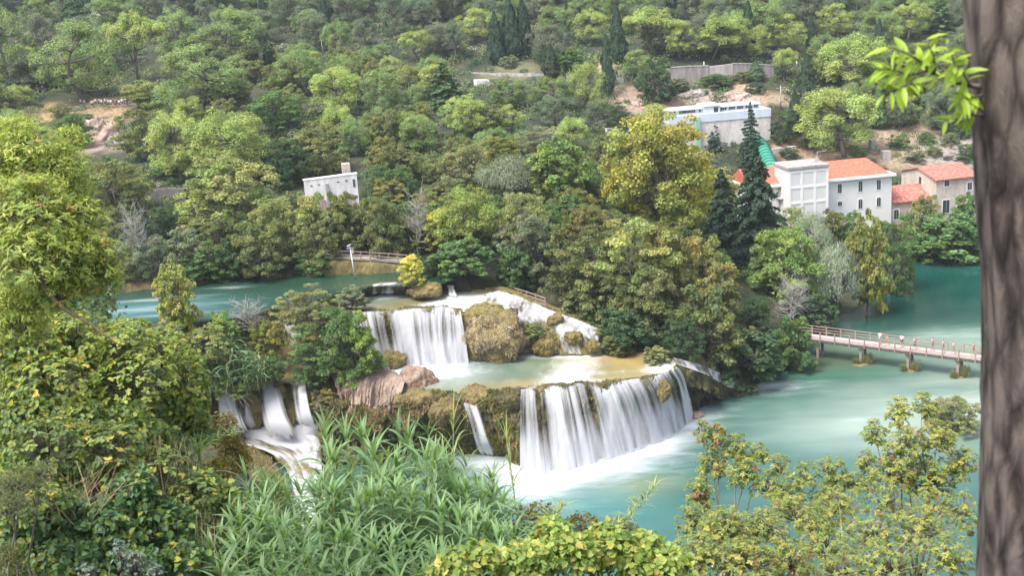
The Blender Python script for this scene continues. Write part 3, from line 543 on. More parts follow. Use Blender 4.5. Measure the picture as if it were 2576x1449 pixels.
def fir(seed,levels=22,droop=.25,full=1.):
    K=Crown(seed); rg=K.rg; K.limb((0,0,0),(0,0,.99),.028,.004,.005,8)
    for i in range(levels):
        f=i/(levels-1); z=.08+.9*f; R_=.5*(1-f)**.8*full+.015; nb=int(11-5*f)
        for b in range(nb):
            az=rg.uniform(0,6.283); L=R_*rg.uniform(.6,1.1); k=int(40+170*L/.5); t=rg.random(k)**.7
            d=np.array([math.cos(az),math.sin(az)]); lat=rg.normal(size=k)*.16*L*(1.1-t)+rg.normal(size=k)*.008
            x=d[0]*t*L-d[1]*lat; y=d[1]*t*L+d[0]*lat; zz=z-droop*L*t*t*.8+.10*L*np.maximum(0,t-.75)-np.abs(rg.normal(size=k))*.012
            P=np.stack([x,y,zz],1); Nn=np.tile(np.array([d[0]*.3,d[1]*.3,1.]),(k,1))+rg.normal(size=(k,3))*.45
            K.V.append(quads(P,Nn,.016+.014*rg.random(k),.007+.006*rg.random(k),rg)); K.C.append(np.repeat(varcol(k,rg,.16)*rg.uniform(.85,1.15),4,0))
    return K.done('fir',M['needle'],M['bark'])
def willow(seed,leaf=.02):
    K=Crown(seed); rg=K.rg; Tp=K.limb((0,0,0),(0,0,.6),.03,.012,.05,6)
    for b in range(60):
        az=rg.uniform(0,6.283); u=rg.uniform(-.2,1); h=math.sqrt(max(0,1-u*u)); c=np.array([math.cos(az)*h*.38,math.sin(az)*h*.38,.60+u*.36])*1.
        K.limb(Tp[3],c,.008,.002,.1,4); k=160; t=rg.random((k,1)); hang=rg.uniform(.12,.3)
        P=c+rg.normal(size=(k,3))*np.array([.055,.055,.035])+np.array([math.cos(az)*.09,math.sin(az)*.09,-hang])*t
        Nn=np.array([math.cos(az),math.sin(az),.6])+rg.normal(size=(k,3))*.6
        K.V.append(quads(P,Nn,leaf*(.7+.7*rg.random(k)),leaf*.32*(.7+.6*rg.random(k)),rg,dirv=np.array([0,0,-1.]))); K.C.append(np.repeat(varcol(k,rg,.18)*rg.uniform(.8,1.2),4,0))
    return K.done('willow',M['leaf'],M['bark'])
def dead(seed,twigs=60,spread=.42,mat='palebark'):
    T=MB(); rg=np.random.default_rng(seed); B=MB()
    Tp=[np.array([0,0,0.])]
    for i in range(6): Tp.append(Tp[-1]+np.array([rg.normal()*.02,rg.normal()*.02,.13]))
    T.tube(Tp,list(np.linspace(.018,.006,7)),6)
    for b in range(twigs):
        s=Tp[rg.integers(2,7)]; az=rg.uniform(0,6.283); e=s+np.array([math.cos(az)*spread*rg.uniform(.4,1),math.sin(az)*spread*rg.uniform(.4,1),rg.uniform(.0,.3)])
        m_=(s+e)/2+rg.normal(size=3)*.03; B.tube([s,m_,e],[.007,.005,.002],4)
        for q in range(4):
            e2=m_*rg.uniform(0,.7)+e*.4; e2=m_+(e-m_)*rg.random(); f_=e2+rg.normal(size=3)*.08+np.array([0,0,.05]); B.tube([e2,f_],[.0035,.0015],3)
    t=T.build('trunk',M[mat],None,True,False); c=B.build('branches',M[mat],None,False,False)
    for q in (c,t): COL.objects.unlink(q)
    return (c,t)
def reedtuft(seed,n=70,w=.035,L=1.,blades=9):
    """clump of arching cane leaves, unit height"""
    rg=np.random.default_rng(seed); V=[];Fc=[];C=[]; T=MB()
    for i in range(n):
        p=np.r_[rg.normal(size=2)*.18,0]; h=rg.uniform(.5,.92); tip=p+np.r_[rg.normal(size=2)*.10,h]; T.tube([p,tip],[.008,.004],4)
        for k in range(blades):
            f=.3+.7*k/(blades-1); b=p+(tip-p)*f; az=rg.uniform(0,6.283); ln=rg.uniform(.22,.36)*(1.1-.5*max(0,f-.7)); o=np.array([math.cos(az),math.sin(az),0]); s=np.cross(o,[0,0,1.])
            el=rg.uniform(.7,1.2); col=varcol(1,rg,.15)
            pts=[]
            for j in range(5):
                t=j/4; pts.append(b+o*ln*math.cos(el)*t*1.3+np.array([0,0,1.])*ln*(math.sin(el)*t-.75*t*t))
            base=len(V)
            for j,q in enumerate(pts):
                wd=w*.5*math.sin(min(1,.35+j/4*.65)*math.pi)**.7 if j<4 else .001
                V+= [q-s*wd,q+s*wd]; C+=[col[0],col[0]]
            for j in range(4): Fc.append((base+2*j,base+2*j+1,base+2*j+3,base+2*j+2))
    c=mk('leaves',np.array(V),np.array(Fc),M['reed'],col=np.array(C)); t=T.build('stems',M['reed_stem'],None,False,False)
    for q in (c,t): COL.objects.unlink(q)
    return (c,t)
M['reed_stem']=simple('reed_stem',(.22,.24,.10),(.34,.32,.15),3)
PROTO={
 'pine':[pine(11),pine(12,nb=8),pine(13,nb=10),pine(14,nb=7,sparse=.9)],
 'umb':[pine(21,umb=True,nb=8),pine(22,umb=True,nb=9),pine(23,umb=True,nb=7,sparse=.85)],
 'broad':[broad(31),broad(32,nb=30),broad(33,flat=.55),broad(34,yel=.1)],
 'airy':[broad(36,airy=1,nb=34,cl=6,leaf=.014,multi=2,bottom=-.5),broad(37,airy=1,nb=30,leaf=.014,multi=3,bottom=-.4)],
 'bush':[bush(41),bush(42,nb=36),bush(43,flat=.55),bush(44,leaf=.02,nb=28)],
 'fig':[bush(46,leaf=.024,asp=.8,n=70,nb=34),bush(47,leaf=.026,asp=.8,n=60,nb=34)],
 'plane':[broad(51,cz=.52,rx=.44,rz=.46,nb=64,cl=7,leaf=.012,asp=.8,n=80,yel=.28,bottom=-.95)],
 'cypress':[cypress(61),cypress(62),cypress(63)],
 'fir':[fir(71),fir(72,levels=26),fir(73,levels=18,droop=.15)],
 'willow':[willow(81),willow(82)],
 'poplar':[broad(91,cz=.55,rx=.40,rz=.44,nb=34,leaf=.02,asp=.75,n=60,yel=.2),broad(92,cz=.55,rz=.45,nb=30,leaf=.018,asp=.75,n=60,yel=.3)],
 'dead':[dead(101),dead(102,90,.5)],
 'cane':[reedtuft(111),reedtuft(112,50)],
}
CLR={'lyel': (0.399, 0.436, 0.14), 'pineY': (0.34, 0.423, 0.127), 'pine': (0.213, 0.306, 0.113), 'pineD': (0.111, 0.183, 0.091), 'pineG': (0.161, 0.207, 0.129), 'cyp': (0.062, 0.102, 0.062), 'olive': (0.213, 0.25, 0.104), 'rust': (0.27, 0.27, 0.1), 'green': (0.14, 0.241, 0.089), 'dark': (0.084, 0.146, 0.07), 'grey': (0.266, 0.312, 0.21), 'silver': (0.361, 0.417, 0.324), 'bright': (0.266, 0.381, 0.117), 'yellow': (0.541, 0.551, 0.149), 'gold': (0.315, 0.342, 0.104), 'lolive': (0.308, 0.357, 0.144), 'fird': (0.061, 0.104, 0.069), 'tam': (0.295, 0.322, 0.165), 'cane': (0.234, 0.358, 0.182), 'dead': (1, 1, 1), 'white': (1.3, 1.3, 1.3)}
WORD={'pine':'pine_tree','umb':'pine_tree','broad':'leafy_tree','airy':'leafy_tree','bush':'shrub','fig':'shrub','plane':'plane_tree','cypress':'cypress_tree','fir':'conifer_tree','willow':'willow_tree','poplar':'poplar_tree','dead':'bare_tree','cane':'cane_clump'}
CATW={'shrub':'shrub','cane_clump':'cane plant'}
TREES=[]   # (x,y,r)
def plant(kind,pos,wd,h,colr,label,group=None,rg=rng):
    pr=PROTO[kind][int(rg.integers(0,len(PROTO[kind])))]
    r=thing(WORD[kind],label,CATW.get(WORD[kind],'tree'),pos,rg.uniform(0,6.28),group,(wd,wd,h))
    c=np.array(CLR[colr])*(1+rg.normal()*.06)
    for q in pr:
        k=cpy(q,r)
        if q.data.name.startswith(('crown','leaves')) : k.color=(*c,1)
    TREES.append((pos[0],pos[1],wd/2)); return r
def pt(kind,cx,top,wpx,base,colr,label,group=None,dmul=1.):
    """tree from its outline in the photo: centre, top, width, foot (display pixels)"""
    p=hit(cx,base); dep=depth(p)
    dirn=rays(cx,top); t=p[1]/dirn[1]; ztop=CH+dirn[2]*t; h=max(.6,ztop-p[2])
    return plant(kind,(p[0],p[1],p[2]-.12),max(.3,wpx*dep/FPX),h+.12,colr,label,group)
# ------------------------------------------------------------------ trees seen one by one: kind, centre, top, width, foot (photo pixels), colour, label
TL='''
pine|205|50|190|262|pine|broad dark-topped pine whose thick trunk rises among the crowd on the viewpoint
umb|355|27|145|208|pineY|bright umbrella pine with tall bare forked trunk right of the viewpoint crowd
pine|445|20|115|155|pine|medium pine just right of the bright forked umbrella pine
pine|590|25|185|172|pine|wide layered pine stepping down toward a thin dark cypress
pine|515|112|215|290|pine|big rounded pine with dark branches right of the viewpoint
pine|465|275|165|462|pineY|bright full pine below the viewpoint hill
pine|595|272|175|470|pineY|bright pine touching the one below the viewpoint hill
pine|760|122|135|240|pine|flat-topped pine between the thin cypress and the two-stage pine
pine|20|10|140|235|pine|pine at the edge of the photo with a pale bare trunk
pine|78|130|100|232|pineG|small pine tucked beside the pale-trunked pine at the photo edge
pine|112|35|66|135|pineG|young pine left of the broad viewpoint pine
pine|335|2|85|70|pine|pine crown peeping above the bright umbrella pine
cypress|185|-20|58|60|dark|dark conifer top behind the broad viewpoint pine
cypress|680|80|30|165|cyp|thin dark cypress at the end of the layered stepping pine
broad|700|228|155|335|green|dark green oak right of the big rounded pine
broad|372|200|115|275|lolive|pale olive oak just right of the crowd
bush|372|262|130|400|olive|olive oak on the slope right of the bare cliff
bush|188|285|95|372|green|round dark bush growing on the dry grass below the viewpoint
bush|590|395|245|575|lolive|large olive oak left of the old white ruin
bush|300|400|175|570|olive|dull brown-green oak above the pale riverside bare tree
bush|395|520|120|610|dark|dark shrub under the two touching bright pines
bush|730|350|115|470|dark|deep green tree behind the old white ruin
bush|790|320|175|445|olive|olive oak crowning the slope above the old white ruin
pine|850|168|118|292|pineY|bright two-stage pine in the middle of the slope
pine|968|168|122|292|pine|shady pine right of the bright two-stage pine
pine|1030|163|68|220|gold|small golden-green pine top above the shady pine
pine|985|138|56|192|pineY|little pine crown behind the shady pine
fir|1120|158|140|290|pineD|dull green layered cedar in the middle of the slope
umb|1048|75|78|158|pineY|domed pine alone above the cedar
pine|965|107|52|150|pine|dwarf pine left of the lone domed pine
pine|1200|20|98|112|pineY|feathery pine left of the dark cypress cluster
umb|1150|45|62|155|pineG|pine with a thin pale trunk left of the cypress cluster
pine|1065|-10|88|82|pineG|hazy pine above the lone domed pine
pine|1140|-25|62|52|pineG|hazy pine top between two pale trunks near the upper edge
pine|990|-20|72|92|pineG|hazy grey pine above the dwarf pine
pine|920|40|58|112|pineG|slim grey pine over the two-stage pine
cypress|1250|28|42|162|cyp|front-left cypress of the dark cluster, broadest at its foot
cypress|1287|-10|52|147|cyp|tallest cypress of the dark cluster
cypress|1320|-8|42|140|cyp|rear-right cypress of the dark cluster
cypress|1428|-10|14|97|cyp|needle-thin cypress near the upper edge
cypress|1388|110|42|195|cyp|stout low cypress behind the ruined walls
cypress|1530|85|34|240|cyp|slender solitary cypress standing in front of the stone wall
cypress|1556|15|44|158|cyp|tall dark cypress just behind the slender solitary one
pine|1490|20|88|112|pineY|leafy pine left of the tall dark cypress
umb|1635|15|138|142|pineY|broad umbrella pine with two pale leaning trunks
pine|1712|50|78|152|pineY|bright pine right of the two-trunked umbrella pine
bush|1282|138|44|170|grey|pale green shrub on the terrace below the cypress cluster
bush|1435|125|78|174|green|green shrub bank behind the ruined walls
bush|1650|145|98|262|pineD|dark evergreen below the retaining wall, left of the rock face
pine|1480|155|88|288|pineY|tall yellowish pine left of the slender solitary cypress
pine|1285|198|92|268|pine|pine below the small white ruin stub
pine|1390|190|98|272|pine|mid-green pine below the ruined walls
pine|1170|238|124|342|pineY|bright-topped pine in the centre of the slope
pine|1287|262|70|337|pineY|compact bright pine beside the central bright-topped one
pine|1055|292|94|392|pine|soft green pine over the dark oaks
pine|1402|235|114|322|pineG|greyish ragged pine under the tall yellowish pine
pine|1490|255|54|337|pineG|narrow pine left of the pale parapet
bush|1555|258|64|332|pineD|round grey-dark tree in front of the pale parapet
pine|1440|292|88|378|pineY|fluffy pine just above the bright mulberry
pine|1645|260|98|335|pineY|pine touching the top of the great yellow plane tree
bush|1350|322|104|402|grey|grey-green shrub dome behind the bright mulberry
bush|1160|340|98|425|olive|olive oak in a row below the central pines
bush|1265|343|100|415|gold|golden-olive oak in a row below the central pines
bush|1520|335|84|432|olive|oak wedged between mulberry and plane tree
bush|1170|362|134|475|tam|smooth brownish dome-shaped tree
willow|1285|390|165|505|grey|grey-green willow right of the smooth dome-shaped tree
poplar|1412|345|172|525|bright|bright green mulberry left of the great plane tree
plane|1655|288|255|615|gold|great yellow-green plane tree dominating the middle
plane|1765|432|175|598|gold|lower yellow-green plane tree leaning on the great one
pine|1810|35|134|152|pineY|bright pine above the retaining wall
pine|1905|62|58|152|pineY|small pine over the right end of the retaining wall
pine|1985|35|98|132|pineY|pine right of the retaining wall
cypress|2040|30|23|152|cyp|slim cypress above the leaning pine
cypress|2030|135|44|247|cyp|dark cypress right of the leaning pine
umb|1975|120|60|207|pineY|small pine with a curved dark trunk at the wall end
cypress|1900|155|42|205|pineD|small dark conifer against the retaining wall
pine|2105|8|98|102|pineY|pine near the upper edge above the broad pale pine
pine|2140|85|175|238|pineY|broad pale pine high on the slope behind the power house
pine|2105|220|175|398|pineY|big bright pine standing behind the white power house
cypress|2210|225|50|322|pineD|dense dark cedar right of the big bright pine
cypress|2000|225|40|342|cyp|cypress left of the big bright pine
bush|1968|275|60|362|pineD|dull round bush right of the stone dam house
pine|2370|215|96|337|pineG|thin pine with slanting trunks above the dry clearing
pine|2265|240|64|332|pineG|wispy pine between dense cedar and slanting trunks
fir|2370|-10|80|88|pineD|tiered cedar near the upper edge beside the near trunk
pine|2285|0|96|102|pineY|pine left of the tiered cedar
fir|1798|285|56|372|fird|short fir in front of the stone dam house
fir|1888|258|62|420|fird|spire-topped fir beside the green pipe
fir|1905|372|175|690|fird|tall dark fir spreading in front of the white power house
fir|1818|428|135|640|fird|shadowy dark cedar between plane tree and tall fir
bush|965|490|125|655|olive|brown-green oak left of the leafless riverside tree
bush|880|495|95|640|olive|oak beneath the ruin, above the wooden railing
dead|1055|488|95|648|dead|leafless grey tree beside the yellow-leaved one
poplar|1100|525|66|645|lyel|yellow-leaved tree at the river bend
airy|1180|465|155|660|pineY|light airy tree with pale stems behind the dark evergreen
airy|1325|480|145|650|lolive|feathery light green tree right of the pale-stemmed one
bush|1330|535|150|690|grey|grey-green domed tree in front of the feathery one
fig|1170|600|145|748|green|dense dark evergreen at the head of the falls
poplar|1293|575|48|665|pineY|small bright tree top against the grey-green dome
fig|1300|612|100|728|green|leafy tree over the sloping handrail
bush|1465|560|185|775|olive|large olive tree behind the sloping handrail
bush|1590|545|225|800|lolive|huge light-olive tree in the middle of the wooded point
bush|1690|565|150|800|rust|rust-tinged olive tree left of the dark fir foot
bush|1775|592|180|835|rust|rusty brown-topped tree below the dark fir
bush|1500|650|160|815|olive|drooping olive tree over the tumbling cascade
bush|1625|665|170|855|olive|shaded olive tree on the waterside of the wooded point
fig|1580|772|135|885|dark|broad-leaved dark fig bush at the foot of the cascade
bush|1980|568|200|760|bright|vivid green cloud-crowned tree
willow|2105|610|110|805|silver|silver willow leaning over the green lake
willow|2040|535|95|660|silver|soft silvery tree behind the vivid green one
airy|2000|520|80|640|lolive|light leafy tree against the white tower wall
poplar|2095|525|70|645|olive|small olive tree below the white wall
bush|2135|530|85|650|green|dark green tree below the arched windows
poplar|2185|532|118|795|gold|yellow-green poplar overhanging the lake
bush|2250|545|115|740|green|dark tree bending to the lake right of the yellow-green poplar
fig|2380|545|190|655|green|wide fresh green thicket on the far lake shore
bush|2320|492|82|600|lolive|loose shrub before the stone annex
bush|2432|490|95|605|green|round bush under the stone house windows
dead|1985|702|110|825|dead|dry grey branches by the bridge end
bush|1770|715|205|940|olive|mixed olive shrub mass at the waterside
fig|1850|828|225|965|dark|low dark leafy shrub touching the lower lake
bush|1990|800|115|935|green|green shrub at the bridge end
fig|2050|740|105|838|dark|dark shrub behind the bridge end
bush|1720|800|120|925|dark|dark shrub by the side chute
bush|470|575|135|695|grey|grey-green shrub on the upper river bank
dead|345|525|95|712|white|white leafless tree on the upper river bank
airy|342|600|100|712|grey|pale thin shrub around the white leafless tree
bush|665|560|170|700|olive|oak hanging over the dark river
bush|690|500|145|650|lolive|pale oak behind the river-hanging oak
bush|815|540|115|690|olive|oak over the wooden railing
fig|800|630|95|690|green|low green shrub under the railing
bush|590|600|120|705|dark|dark shrub between two river-bank oaks
bush|798|486|135|655|lolive|oak hiding the foot of the old white ruin
bush|872|484|110|650|olive|oak touching the right corner of the old white ruin
bush|405|590|100|705|grey|pale grey-green shrub just right of the white leafless tree
bush|320|610|80|712|lolive|faded shrub left of the white leafless tree
bush|500|640|90|706|green|low green shrub at the river edge under the grey-green one
bush|540|610|110|700|green|green shrub beside the grey-green one on the river
poplar|462|655|112|880|lyel|slim young yellow-green poplar on the near river bank
bush|1090|645|70|700|dark|small dark shrub by the yellow-leaved tree
'''
HAND=[]
for ln in TL.strip().split('\n'):
    k,cx,tp,wd,bs,cl,lb=ln.split('|'); HAND.append((float(cx),float(tp),float(wd),float(bs),hit(float(cx),float(bs))[1])); pt(k,float(cx),float(tp),float(wd),float(bs),cl,lb)
# shrubs that stand on the travertine: foot given as photo pixel on a level
def onlevel(kind,cx,top,wpx,base,z,colr,label,group=None):
    p=onz(cx,base,z); dep=depth(p); d=rays(cx,top); zt=CH+d[2]*p[1]/d[1]
    return plant(kind,(p[0],p[1],z-.1),wpx*dep/FPX,max(.4,zt-z+.1),colr,label,group)
onlevel('poplar',1035,640,66,728,14.4,'yellow','bright yellow bush on the rocky islet at the head of the terrace')
onlevel('bush',775,722,140,830,13.2,'tam','feathery grey-green shrub on the lip above the left chute')
onlevel('bush',888,722,85,775,13.5,'grey','grey shrub beside the low sill')
onlevel('bush',850,775,180,942,8.4,'green','green bushy tree standing between the left chute and the upper fall')
onlevel('bush',900,790,130,955,8,'bright','pointed bright green bush left of the upper fall')
onlevel('bush',780,860,110,965,8,'green','dark shrub beside the left chute')
onlevel('bush',675,805,90,905,10,'gold','yellowish shrub left of the white chute')
onlevel('poplar',820,760,60,860,10.5,'bright','small upright bright green tree in front of the upper fall')
onlevel('bush',565,785,80,880,12.5,'bright','vivid creeper-covered shrub above the cane clump')
onlevel('cane',575,835,165,965,9,'cane','pale cane clump above the leftmost white fall')
onlevel('cane',640,880,110,975,8.2,'cane','lower cane clump overhanging the left falls')
onlevel('bush',690,900,60,960,8.6,'green','small dark shrub in the white chute')
onlevel('dead',640,755,120,850,12.5,'dead','twiggy grey bare shrub above the cane clump')
onlevel('bush',520,825,120,905,12.6,'lolive','hazy olive shrub on the near river bank')
onlevel('bush',430,815,130,905,13,'lolive','yellowish low shrub at the river bend behind the fig thicket')
onlevel('bush',590,930,110,990,8,'bright','green shrub above the leftmost fall')
onlevel('bush',1650,872,70,912,7.2,'tam','grassy tuft at the edge of the middle pool')
onlevel('bush',1560,840,70,890,7.4,'rust','dry brown shrub beside the cascade foot')
onlevel('bush',1345,810,60,845,9.6,'lolive','little green tussock on the cascade')
# ------------------------------------------------------------------ unlisted trees that close the forest
OPEN=[(1265,715,1385,775),(100,240,350,300),(185,300,310,400),(1680,150,1950,330),(1545,235,1690,330),(1660,240,1970,430),(1890,330,2480,560),(2140,325,2470,420),(745,400,915,520),(1160,165,1560,215),(1870,400,2260,560),(2255,400,2480,560),(385,470,470,510),(1540,205,1700,270)]
def blocked(X,Y): return any(a<=X<=c and b<=Y<=d for a,b,c,d in OPEN)
FILL=[('pine','pineG','hazy grey-green pine in the high forest under the upper edge','far pines'),('pine','pine','green pine in the high forest under the upper edge','far pines'),('cypress','cyp','dark cypress scattered through the high forest','far cypresses')]
FILM=[('pine','pine','mid-slope pine filling the forest between the larger pines','mid-slope pines'),('pine','pineY','yellow-green mid-slope pine between the larger pines','mid-slope pines'),('bush','olive','olive oak scrub between the mid-slope pines','mid-slope oaks')]  # the two pine rows differ in foliage colour only
FILB=[('bush','olive','olive oak in the dense wood along the river bank','river-bank oaks'),('bush','green','green oak in the dense wood along the river bank','river-bank oaks'),('bush','rust','rusty oak in the dense wood along the river bank','river-bank oaks')]
rf=np.random.default_rng(99); cnt=0
def near(x,y,dmin): return any((x-a)**2+(y-b)**2<(dmin+.45*r)**2 for a,b,r in TREES)
def height_ok(p,h,wd):
    """top and sides must not cover an open spot of the photo"""
    for dz in (.35,.7,1.):
        v=np.array([p[0],p[1],p[2]+h*dz])-CAM; dd=np.dot(v,FW); X=1288+FPX*np.dot(v,IX)/dd; Y=724.5-FPX*np.dot(v,IU)/dd; w2=wd*.5*FPX/dd
        if blocked(X,Y) or blocked(X-w2,Y) or blocked(X+w2,Y): return False
        for cx,tp,wd_,bs,yy in HAND:
            if p[1]<yy+1 and tp-4<Y<bs-.30*(bs-tp) and abs(X-cx)<wd_*.5+w2*.5: return False
    return True
def fill(n,xr,yr,table,pr,hr,wr,dmin):
    global cnt
    k=0
    for _ in range(n*14):
        if k>=n: break
        X=rf.uniform(*xr);Y=rf.uniform(*yr)
        if blocked(X,Y): continue
        p=hit(X,Y)
        if p[2]<.3 or inpoly(p[0],p[1],LAKE_UP) or inpoly(p[0],p[1],LAKE_LOW) or inpoly(p[0],p[1],FALLS) or near(p[0],p[1],dmin): continue
        t=table[int(rf.choice(len(table),p=pr))]; h=rf.uniform(*hr); wd=rf.uniform(*wr)
        if t[0]=='cypress': wd*=.35; h*=1.15
        if not height_ok(p,h,wd): continue
        plant(t[0],(p[0],p[1],p[2]-.1),wd,h,t[1],t[2],t[3],rf); k+=1; cnt+=1
    return k
a=fill(190,(-60,2640),(-75,60),FILL,(.5,.28,.22),(10,15),(8,12.5),.6)
b_=fill(80,(-60,2560),(50,170),[FILL[0],FILM[0],FILL[2]],(.45,.37,.18),(7,11),(7,10.5),.5)
c_=fill(110,(-60,2480),(150,400),FILM,(.4,.2,.4),(5,8),(5.5,8.5),.3)
d_=fill(80,(230,1720),(400,650),FILB,(.5,.3,.2),(3.5,6),(4,6.5),.6)
e_=fill(26,(1430,2080),(640,940),[('bush','olive','olive bush in the thicket of the wooded point','wooded point bushes'),('bush','green','green bush in the thicket of the wooded point','wooded point bushes'),('bush','dark','dark bush in the thicket of the wooded point','wooded point bushes')],(.4,.3,.3),(3,5),(4,6),.3)
print('FILL',a,b_,c_,d_,e_)
# low scrub under the trees, too many to count
def scrub(name,npt,box,col,size,seed,density):
    rg=np.random.default_rng(seed); V=[];C=[]; k=0
    while k<npt:
        X=rg.uniform(box[0],box[2]);Y=rg.uniform(box[1],box[3])
        if blocked(X,Y) and rg.random()<.86: k+=1; continue
        p=hit(X,Y); k+=1
        if p[2]<.25 or inpoly(p[0],p[1],LAKE_UP) or inpoly(p[0],p[1],FALLS) or inpoly(p[0],p[1],LAKE_LOW): continue
        s=size*rg.uniform(.6,1.5)*(1 if p[1]<240 else 1.35); n_=density if p[1]<260 else density//2; sc_=1. if p[1]<260 else 1.5; d=sph(n_,rg); d[:,2]=abs(d[:,2]); P=p+d*np.array([s,s,s*.8])*(.5+.5*rg.random((n_,1)))
        c=np.array(CLR[col[int(rg.integers(len(col)))]])*rg.uniform(.7,1.2)
        V.append(quads(P,d+np.array([0,0,.4])+rg.normal(size=(n_,3))*.5,.17*sc_*(.7+.7*rg.random(n_)),.11*sc_*(.7+.6*rg.random(n_)),rg)); C.append(np.repeat(varcol(n_,rg,.2)*c,4,0))
    V=np.concatenate(V); o=mk(name,V,qfaces(len(V)//4),M['leaf'],col=np.concatenate(C)); tag(o,'low green and brown scrub covering the ground under the hillside trees','scrub',kind='stuff')
scrub('undergrowth',6500,(-40,-30,2520,660),['olive','pineD','grey','green','tam','dark'],1.35,5,120)
# ------------------------------------------------------------------ building helpers
class Frame:
    """local axes along a facade: x along it, y into it, z up"""
    def __init__(s,A,yA,Bp,z0=None):
        a=ony(A[0],A[1],yA); lo,hi=yA-30,yA+40
        for _ in range(60):
            m_=(lo+hi)/2; zb=ony(Bp[0],Bp[1],m_)[2]
            if (zb>a[2]) : lo=m_
            else: hi=m_
        b=ony(Bp[0],Bp[1],m_); s.th=math.atan2(b[1]-a[1],b[0]-a[0]); s.O=np.array([a[0],a[1],a[2] if z0 is None else z0]); s.L=math.hypot(b[0]-a[0],b[1]-a[1]); s.zt=a[2]-s.O[2]
        s.ex=np.array([math.cos(s.th),math.sin(s.th),0]); s.ey=np.array([-math.sin(s.th),math.cos(s.th),0])
    def fp(s,X,Y,yl=0.):
        d=rays(X,Y); t=(yl-np.dot(CAM-s.O,s.ey))/np.dot(d,s.ey); P=CAM+d*t-s.O; return float(np.dot(P,s.ex)),float(P[2])
    def root(s,name,label,cat): return thing(name,label,cat,s.O,s.th)
def plaster(name,c,stain=.25):
    m,n,b,o=newmat(name); oc=ocoord(n,(1,1,.25)); f=noise(n,1.1,6,oc,.7); c2=tuple(q*(1-stain) for q in c)
    n.links.new(ramp(n,f,[(.35,c2),(.6,c)]),b.inputs['Base Color']); b.inputs['Roughness'].default_value=.9; return m
def masonry(name,c1,c2,mo,sc=1.4):
    m,n,b,o=newmat(name); v=N(n,'TexVoronoi',feature='F1'); v.inputs['Scale'].default_value=sc*1.6; v.inputs['Randomness'].default_value=.8
    n.links.new(ocoord(n,(1,1,1.7)),v.inputs['Vector']); f=noise(n,.7,5,ocoord(n,(1,1,.3)),.7)
    c=mix(n,v.outputs['Color'],c1,c2); c=mix(n,1.,c,ramp(n,f,[(.3,(.6,.58,.56)),(.6,(1.05,1.05,1.05))]),'MULTIPLY')
    e=N(n,'TexVoronoi',feature='DISTANCE_TO_EDGE'); e.inputs['Scale'].default_value=sc*1.6; e.inputs['Randomness'].default_value=.8; n.links.new(ocoord(n,(1,1,1.7)),e.inputs['Vector'])
    c=mix(n,ramp(n,e.outputs['Distance'],[(0.,(1,1,1)),(.09,(0,0,0))]),c,mo); n.links.new(c,b.inputs['Base Color']); b.inputs['Roughness'].default_value=.9
    bump(n,b,e.outputs['Distance'],.4,.1); return m
def tiles(name,c1,c2,c3):
    m,n,b,o=newmat(name); w_=N(n,'TexWave',wave_type='BANDS',bands_direction='X'); w_.inputs['Scale'].default_value=1.3; w_.inputs['Distortion'].default_value=.3; n.links.new(ocoord(n),w_.inputs['Vector'])
    f=noise(n,2.2,4,ocoord(n,(1,1,1)),.75); c=ramp(n,f,[(.33,c1),(.5,c2),(.68,c3)]); c=mix(n,1.,c,ramp(n,w_.outputs[0],[(0,(.78,.78,.78)),(1,(1.08,1.08,1.08))]),'MULTIPLY')
    n.links.new(c,b.inputs['Base Color']); b.inputs['Roughness'].default_value=.85; bump(n,b,w_.outputs[0],.5,.08); return m
M['white']=plaster('white_plaster',(.72,.69,.68),.06); M['tower']=plaster('tower_plaster',(.66,.64,.64),.05); M['oldwhite']=plaster('old_whitewash',(.78,.74,.74),.3)
M['trim']=simple('white_trim',(.78,.77,.76)); M['roof']=tiles('orange_tiles',(.48,.11,.065),(.60,.155,.095),(.68,.22,.15)); M['oldroof']=tiles('weathered_red_tiles',(.26,.075,.055),(.46,.16,.12),(.60,.33,.27))
M['stone']=masonry('limestone_masonry',(.62,.52,.44),(.48,.40,.34),(.66,.60,.54)); M['damstone']=masonry('pale_dam_masonry',(.70,.64,.61),(.50,.45,.43),(.72,.68,.66),.9); M['darkstone']=masonry('dark_wall_masonry',(.16,.15,.14),(.10,.095,.09),(.12,.12,.115))
M['glass']=simple('dark_glass',(.045,.055,.06),None,rough=.15,spec=.6); M['concrete']=plaster('weathered_concrete',(.40,.37,.35),.4); M['blue']=plaster('pale_blue_concrete',(.58,.63,.70),.10)
M['green']=simple('green_paint',(.035,.24,.16),(.055,.31,.21),1.5,.45); M['ring']=simple('dark_green_ring',(.015,.10,.075)); M['palegreen']=simple('pale_green_paint',(.26,.46,.36))
M['metal']=simple('grey_metal',(.42,.42,.42),None,rough=.5); M['wood']=simple('weathered_wood',(.24,.17,.145),(.38,.29,.25),4,.9,.2,(.3,3,3)); M['deck']=simple('pale_boards',(.46,.37,.36),(.58,.49,.47),5,.9,.2,(3,.3,1)); M['darkwood']=simple('dark_timber',(.07,.055,.05),(.15,.12,.10),4)  # darker timber for the bridge beams and crossbeams
M['palewall']=simple('pale_render',(.52,.54,.57))
M['path']=simple('gravel_path',(.30,.27,.24),(.42,.38,.34),5)
